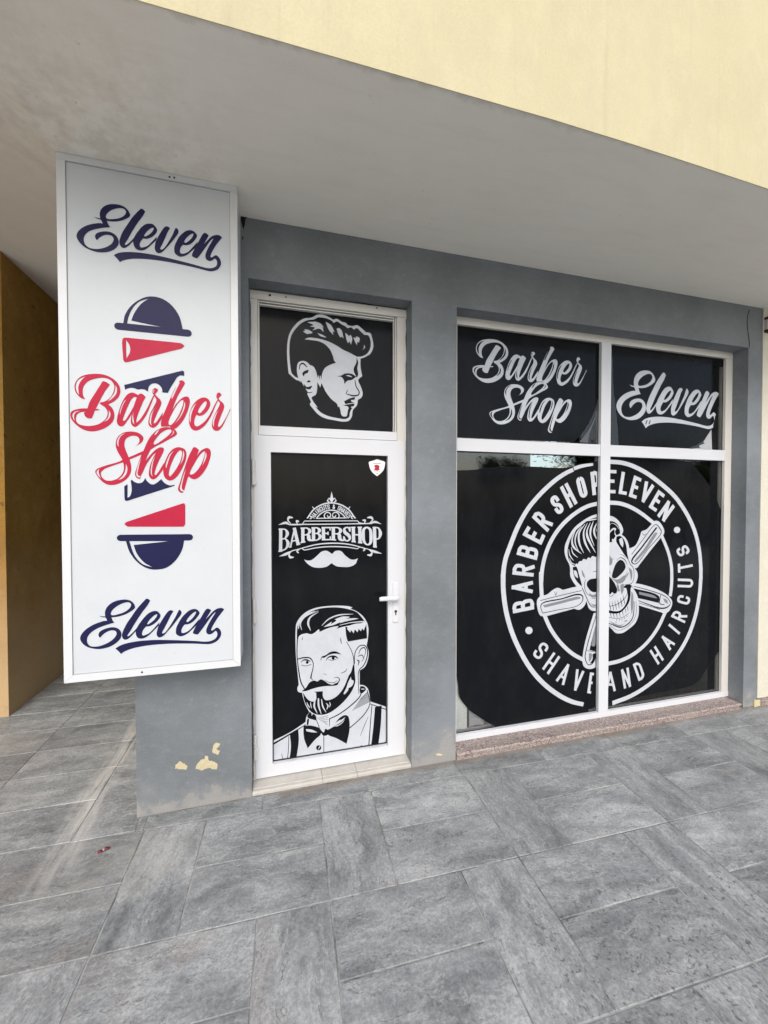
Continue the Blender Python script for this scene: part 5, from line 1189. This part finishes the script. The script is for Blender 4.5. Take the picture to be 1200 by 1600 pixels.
# leaf
LX0, LX1, LZ0, LZ1 = -0.128, 0.788, 0.032, 2.056
PX0, PX1, PZ0, PZ1 = -0.034, 0.680, 0.104, 1.960
leaf = grid_wall('leaf_frame', [LX0, PX0, PX1, LX1], [LZ0, PZ0, PZ1, LZ1], lambda i, j: not (i == 1 and j == 1), 0.0985, 0.158, M_PVC, dr, 0.004)
gk = grid_wall('gasket', [PX0 + 0.0005, PX0 + 0.006, PX1 - 0.006, PX1 - 0.0005], [PZ0 + 0.0005, PZ0 + 0.006, PZ1 - 0.006, PZ1 - 0.0005], lambda i, j: not (i == 1 and j == 1), 0.1235, 0.14, M_RUBBER, dr)
pn = box('door_panel', PX0 + 0.003, PX1 - 0.003, 0.1300, 0.1400, PZ0 + 0.003, PZ1 - 0.003, M_FILM, dr)
CL = (PX0 * 1000 + 6.5, PX1 * 1000 - 6.5)
o = flat_print('portrait_print', ART['man'], 0.1287, {'ink': M_PRINT}, pn, clip=CL); tag(o, 'bearded man in bow tie and braces')
o = flat_print('emblem_print', ART['emblem'], 0.1287, {'ink': M_PRINT}, pn); tag(o, 'Barbershop emblem with moustache')
o = flat_print('sticker', ART['shield'], 0.1283, {'white': M_STICK, 'red': M_STICK_RED, 'grey': M_STICK_GREY}, pn); tag(o, 'small white shield sticker with a red mark')
# handle
pl_ = box('handle_plate', 0.712, 0.746, 0.0905, 0.0983, 0.900, 1.150, M_WHITE_HANDLE, dr, 0.004, 3)
bm = bmesh.new(); lathe(bm, ((0.009, 0.0904), (0.009, 0.060), (0.0125, 0.052), (0.012, 0.046), (0.006, 0.044)), 'Y', 16, (0.729, 0, 1.062)); from_bm('handle_spindle', bm, M_WHITE_HANDLE, dr, smooth=True)
bm = bmesh.new()
prof = [(0.733, 0.0165), (0.72, 0.0185), (0.70, 0.017), (0.66, 0.0155), (0.63, 0.0155), (0.612, 0.013)]
rings = []
for x, w in prof:
    ring = []
    for k in range(12):
        t = 2 * math.pi * k / 12; ring.append(bm.verts.new((x, 0.053 + 0.55 * w * math.cos(t) - (0.004 if x < 0.62 else 0), 1.062 + w * 0.95 * math.sin(t))))
    rings.append(ring)
for a, b in zip(rings, rings[1:]):
    for k in range(12): bm.faces.new([a[k], a[(k + 1) % 12], b[(k + 1) % 12], b[k]])
bm.faces.new(rings[0]); bm.faces.new(rings[-1][::-1]); from_bm('handle_lever', bm, M_WHITE_HANDLE, dr, smooth=True)
bm = bmesh.new(); lathe(bm, ((0.0088, 0.0904), (0.0088, 0.0865), (0.0075, 0.0858), (0.0005, 0.0858)), 'Y', 16, (0.729, 0, 0.969)); from_bm('lock_cylinder', bm, M_BLACKMETAL, dr)
box('lock_cylinder_tail', 0.7255, 0.7325, 0.0868, 0.0904, 0.945, 0.962, M_BLACKMETAL, dr, 0.001)
for z0, z1 in ((1.762, 1.912), (0.957, 1.104), (0.154, 0.300)):
    bm = bmesh.new(); zm = (z0 + z1) / 2
    lathe(bm, ((0.006, z0), (0.0105, z0 + 0.004), (0.0105, zm - 0.003), (0.008, zm - 0.002), (0.008, zm + 0.002), (0.0105, zm + 0.003), (0.0105, z1 - 0.004), (0.006, z1)), 'Z', 14, (-0.131, 0.088, 0))
    bm_box(bm, -0.136, -0.112, 0.0905, 0.0984, z0 + 0.008, zm - 0.004)
    from_bm('hinge', bm, M_PVC_OLD, dr)
rp2 = random.Random(9)
def lap(x_edge, sgn, z0, z1, y, m, wmin, wmax, parent, name):
    zz = z0; L = []
    while zz < z1:
        L.append((x_edge + sgn * rp2.uniform(wmin, wmax), zz)); zz += rp2.uniform(0.02, 0.07)
    pts = [(x_edge, z0)] + L + [(x_edge, z1)]
    flat = [int(q * 10000) for p in pts for q in p]
    return flat_print(name, [('ink', 'p', '1' + '0' * len(L) + '1', flat)], y, {'ink': m}, parent, n=2)
lap(DR - 0.0012, -1, 0.03, 2.84, FY - 0.0012, M_WALL, 0.001, 0.008, shop, 'paint_lap')
lap(DL + 0.0012, 1, 0.03, 2.84, FY - 0.0012, M_WALL, 0.0005, 0.006, shop, 'paint_lap')
lap(DR - 0.0012, -1, 2.10, 2.84, FY - 0.0018, M_DARK, 0.0004, 0.0022, shop, 'crack')
lap(DL + 0.0012, 1, 0.05, 1.20, FY - 0.0018, M_DARK, 0.0002, 0.0030, shop, 'crack')
for r in ART['head_holes']: flat_print('screw_hole', [r], FY - 0.0022, {'ink': M_DARK}, dr)
for r in ART['head_gap']: flat_print('crack', [ragged(r, rp2, 12)], FY - 0.0022, {'ink': M_DARK}, dr)
# step
sp_ = thing('door_step', 'low cream tiled step under the white door', 'step', (0.33, 0.07, 0))
for a, b in ((DL + 0.002, 0.252), (0.254, 0.460), (0.462, DR - 0.002)):
    prism_pts = [(0.004, 0.0), (0.004, 0.013), (0.006, 0.018), (0.012, 0.021), (0.030, 0.0205), (0.031, 0.024), (0.20, 0.026), (0.20, 0.0)]
    bm = bmesh.new(); A_ = [bm.verts.new((a, y, z)) for y, z in prism_pts]; B_ = [bm.verts.new((b, y, z)) for y, z in prism_pts]; k = len(prism_pts)
    bm.faces.new(A_); bm.faces.new(B_[::-1])
    for i in range(k): bm.faces.new([A_[i], B_[i], B_[(i + 1) % k], A_[(i + 1) % k]])
    from_bm('tile', bm, M_STEP, sp_)

# ------------------------------------------------------------------ shop window
wd = thing('shop_window', 'large white framed shop window with black film and round skull badge', 'window', (2.37, 0.115, 0.045))
WY0, WY1 = 0.113, 0.178
MX0, MX1 = 2.324, 2.411; TZ0, TZ1 = 2.011, 2.096
box('sill_rail', WL + 0.001, WR - 0.001, WY0 - 0.003, WY1, 0.0465, 0.087, M_PVC, wd, 0.004)
box('head_rail', WL + 0.001, WR - 0.001, WY0 - 0.001, WY1, 2.850, 2.9005, M_PVC_OLD, wd, 0.004)
box('stile', WL + 0.001, 1.163, WY0, WY1, 0.088, 2.849, M_PVC_OLD, wd, 0.004)
box('stile', 3.567, WR - 0.001, WY0, WY1, 0.088, 2.849, M_PVC_OLD, wd, 0.004)
box('mullion', MX0, MX1, WY0 - 0.004, WY1, 0.088, 2.849, M_PVC, wd, 0.004)
box('transom_bar', 1.164, MX0 - 0.0006, WY0, WY1, TZ0, TZ1, M_PVC, wd, 0.004)
box('transom_bar', MX1 + 0.0006, 3.566, WY0, WY1, TZ0, TZ1, M_PVC, wd, 0.004)
FILMY, PRY = 0.1386, 0.1372
panes = {}
for key, (a, b, c, d) in dict(lt=(1.158, 2.33, 2.09, 2.856), rt=(2.405, 3.573, 2.09, 2.856), lb=(1.158, 2.33, 0.082, 2.018), rb=(2.405, 3.573, 0.082, 2.018)).items():
    panes[key] = box('pane', a, b, 0.1395, 0.1455, c, d, M_GLASS, wd)
tag(panes['lt'], 'upper pane with Barber Shop lettering'); tag(panes['rt'], 'upper pane with Eleven lettering and peeling film')
tag(panes['lb'], 'left lower pane with half of the badge'); tag(panes['rb'], 'right lower pane with half of the badge')
for key, rec, x0, x1 in (('lt', 'film_left_transom', 1160, 2330), ('rt', 'film_right_transom', 2406, 3572), ('lb', 'film_left_lower', 1160, 2330), ('rb', 'film_right_lower', 2406, 3572)):
    flat_print('black_film', ART[rec], FILMY, {'ink': M_FILM}, panes[key], clip=(x0, x1))
flat_print('peeled_film', ART['flap_right_transom'], FILMY - 0.0012, {'ink': M_FLAP}, panes['rt'])
flat_print('peeled_film', ART['flap_left_transom'], FILMY - 0.0012, {'ink': M_FLAP_DARK}, panes['lt'])
flat_print('lettering', ART['barber_shop'], PRY, {'ink': M_PRINT}, panes['lt'], M_WINDOW_BARBER)
flat_print('lettering', ART['eleven'], PRY, {'ink': M_PRINT}, panes['rt'], M_WINDOW_ELEVEN, extra=ART['window_eleven_cut'])
flat_print('badge_print', ART['badge_left'] + ART['skull'], PRY, {'ink': M_PRINT, 'mid': M_SHADE}, panes['lb'], clip=(1160, 2329))
flat_print('badge_print', ART['badge_right'] + ART['skull'], PRY, {'ink': M_PRINT, 'mid': M_SHADE}, panes['rb'], clip=(2406, 3572))
# gaskets
for a, b, c, d in ((1.163, MX0, 0.087, TZ0), (MX1, 3.567, 0.087, TZ0), (1.163, MX0, TZ1, 2.850), (MX1, 3.567, TZ1, 2.850)):
    grid_wall('gasket', [a - 0.004, a + 0.005, b - 0.005, b + 0.004], [c - 0.004, c + 0.005, d - 0.005, d + 0.004], lambda i, j: not (i == 1 and j == 1), 0.1335, 0.1366, M_RUBBER, wd)
# blind strips just inside the glass
for nm, x0, x1, y, m, lab in (('blind_strip', 1.10, 1.262, 0.152, M_BLIND, 'white blind strip behind the window, nearest the door'), ('blind_strip', 1.285, 1.40, 0.165, M_BLIND2, 'grey blind strip behind the left pane, beside the white one'),
                        ('blind_strip', 3.40, 3.50, 0.152, M_BLIND, 'pale blind strip at the right end behind the window'), ('blind_strip', 3.515, 3.62, 0.18, M_BLIND2, 'grey blind strip furthest right behind the window')):
    bm = bmesh.new(); n = 6; f0 = []; f1 = []; zt = 0.95 if x0 < 2 else 1.98
    for i in range(n + 1):
        x = x0 + (x1 - x0) * i / n; yy = y + 0.008 * math.sin(i / n * math.pi)
        f0.append((bm.verts.new((x, yy, 0.10)), bm.verts.new((x, yy, zt)))); f1.append((bm.verts.new((x, yy + 0.002, 0.10)), bm.verts.new((x, yy + 0.002, zt))))
    for i in range(n):
        bm.faces.new([f0[i][0], f0[i + 1][0], f0[i + 1][1], f0[i][1]]); bm.faces.new([f1[i][0], f1[i][1], f1[i + 1][1], f1[i + 1][0]])
        bm.faces.new([f0[i][0], f1[i][0], f1[i + 1][0], f0[i + 1][0]]); bm.faces.new([f0[i][1], f0[i + 1][1], f1[i + 1][1], f1[i][1]])
    bm.faces.new([f0[0][0], f0[0][1], f1[0][1], f1[0][0]]); bm.faces.new([f0[n][0], f1[n][0], f1[n][1], f0[n][1]])
    tag(from_bm(nm, bm, m), lab, 'blind', 'blind strips inside the window')
# granite sill
sl_ = thing('window_sill', 'pink speckled granite sill along the foot of the shop window', 'sill', (2.37, 0.04, 0))
prism_pts = [(-0.013, 0.030), (-0.015, 0.032), (-0.015, 0.0365), (-0.0065, 0.0455), (0.23, 0.0462), (0.23, 0.030)]
bm = bmesh.new(); a, b = WL + 0.006, 3.606; A_ = [bm.verts.new((a, y, z)) for y, z in prism_pts]; B_ = [bm.verts.new((b, y, z)) for y, z in prism_pts]; k = len(prism_pts)
bm.faces.new(A_); bm.faces.new(B_[::-1])
for i in range(k): bm.faces.new([A_[i], B_[i], B_[(i + 1) % k], A_[(i + 1) % k]])
from_bm('slab', bm, M_GRANITE, sl_)
box('riser', WL + 0.004, 3.60, -0.006, 0.22, 0.0, 0.0295, M_GRANITE, sl_)

# ------------------------------------------------------------------ small red wrapper on the paving
lt = thing('wrapper', 'tiny twisted red sweet wrapper lying on the paving', 'litter', (-0.807, -0.188, 0.002))
m_w = plain('red_foil', (0.17, 0.012, 0.018), 0.3, 0.5, 0.3, 300); m_w2 = plain('pale_foil', (0.38, 0.30, 0.30), 0.3)
for s, nm in ((-1, 'twist'), (1, 'twist')):
    bm = bmesh.new(); lathe(bm, ((0.002, -0.012), (0.0085, -0.007), (0.010, 0.0), (0.008, 0.007), (0.0015, 0.012)), 'X', 10, (0, 0, 0))
    for v in bm.verts: v.co = Vector((v.co.x + s * 0.0115 - 0.807, v.co.y * 0.8 - 0.188 + s * 0.006, v.co.z * 0.55 + 0.0068))
    from_bm(nm, bm, m_w, lt, smooth=True)
bm = bmesh.new(); lathe(bm, ((0.003, -0.006), (0.0065, 0), (0.003, 0.006)), 'X', 8, (-0.807, -0.188, 0.0085)); from_bm('core', bm, m_w2, lt, smooth=True)

# ------------------------------------------------------------------ trees: across the road (seen in the glass) and in the yard behind
def make_tree(name, label, loc, h, spread, nleaf, seed, group):
    rnd = random.Random(seed); t = thing(name, label, 'tree', loc, group)
    bm = bmesh.new(); tips = []
    def limb(p, d, L, r, depth):
        n = 4; prev = None
        for i in range(n + 1):
            q = p + d * (L * i / n); rr = r * (1 - 0.5 * i / n); ax = d.orthogonal().normalized(); ay = d.cross(ax)
            ring = [bm.verts.new(q + (ax * math.cos(k * math.pi / 3) + ay * math.sin(k * math.pi / 3)) * rr) for k in range(6)]
            if prev:
                for k in range(6): bm.faces.new([prev[k], prev[(k + 1) % 6], ring[(k + 1) % 6], ring[k]])
            prev = ring
        e = p + d * L
        if depth == 0: tips.append(e); return
        for k in range(3):
            dd = (d + Vector((rnd.uniform(-1, 1), rnd.uniform(-1, 1), rnd.uniform(-.2, .7))) * 0.8).normalized()
            limb(e, dd, L * rnd.uniform(.55, .8), r * 0.5, depth - 1)
    limb(Vector((0, 0, -0.15)), Vector((0, 0, 1)), h * 0.34, 0.16 * h / 6, 3)
    me = bpy.data.meshes.new('trunk'); bm.to_mesh(me); bm.free(); o = link_mesh('trunk', me, M_BARK, t); o.location = (0, 0, 0)
    cl = [(e + Vector((rnd.gauss(0, .25), rnd.gauss(0, .25), rnd.gauss(0, .2))) * spread * .5, rnd.uniform(.35, .75) * spread * .45) for e in tips for _ in range(2)]
    vs_, fs = [], []
    for i in range(nleaf):
        c, r = rnd.choice(cl); v = Vector((rnd.gauss(0, 1), rnd.gauss(0, 1), rnd.gauss(0, .8))); v = v.normalized() * r * rnd.random() ** .4
        q = c + v; a = Vector((rnd.uniform(-1, 1), rnd.uniform(-1, 1), rnd.uniform(-.6, .6))).normalized(); b = a.orthogonal().normalized(); s = rnd.uniform(.05, .11)
        k = len(vs_); vs_ += [q - a * s, q + b * s * .5, q + a * s, q - b * s * .5]; fs.append((k, k + 1, k + 2, k + 3))
    me = bpy.data.meshes.new('crown'); me.from_pydata([tuple(v) for v in vs_], [], fs); me.update()
    o = link_mesh('crown', me, M_LEAF, t); o.location = (0, 0, 0); o['kind'] = 'stuff'
    return t
src = make_tree('street_tree', 'broad green tree across the road, mirrored in the glass', (20.5, -20, -0.2), 7.0, 2.6, 9000, 3, 'trees across the road')
def copy_tree(root, loc, rz, sc):
    r = root.copy(); COL.objects.link(r); r.location = loc; r.rotation_euler = (0, 0, rz); r.scale = (sc,) * 3
    for ch in list(root.children):
        c = ch.copy(); COL.objects.link(c); c.parent = r; c.location = ch.location
for x, y, rz, sc in ((14.2, -21.5, 1.1, 0.8), (26.5, -21.0, 2.7, 1.0), (33.0, -20.0, 4.0, 0.9), (-9.0, -22.0, 5.2, 0.8)):
    copy_tree(src, (x, y, -0.2), rz, sc)
make_tree('yard_tree', 'green tree in the yard, seen through the high back window', (9.9, 8.6, -0.2), 5.6, 1.9, 1500, 11, None)
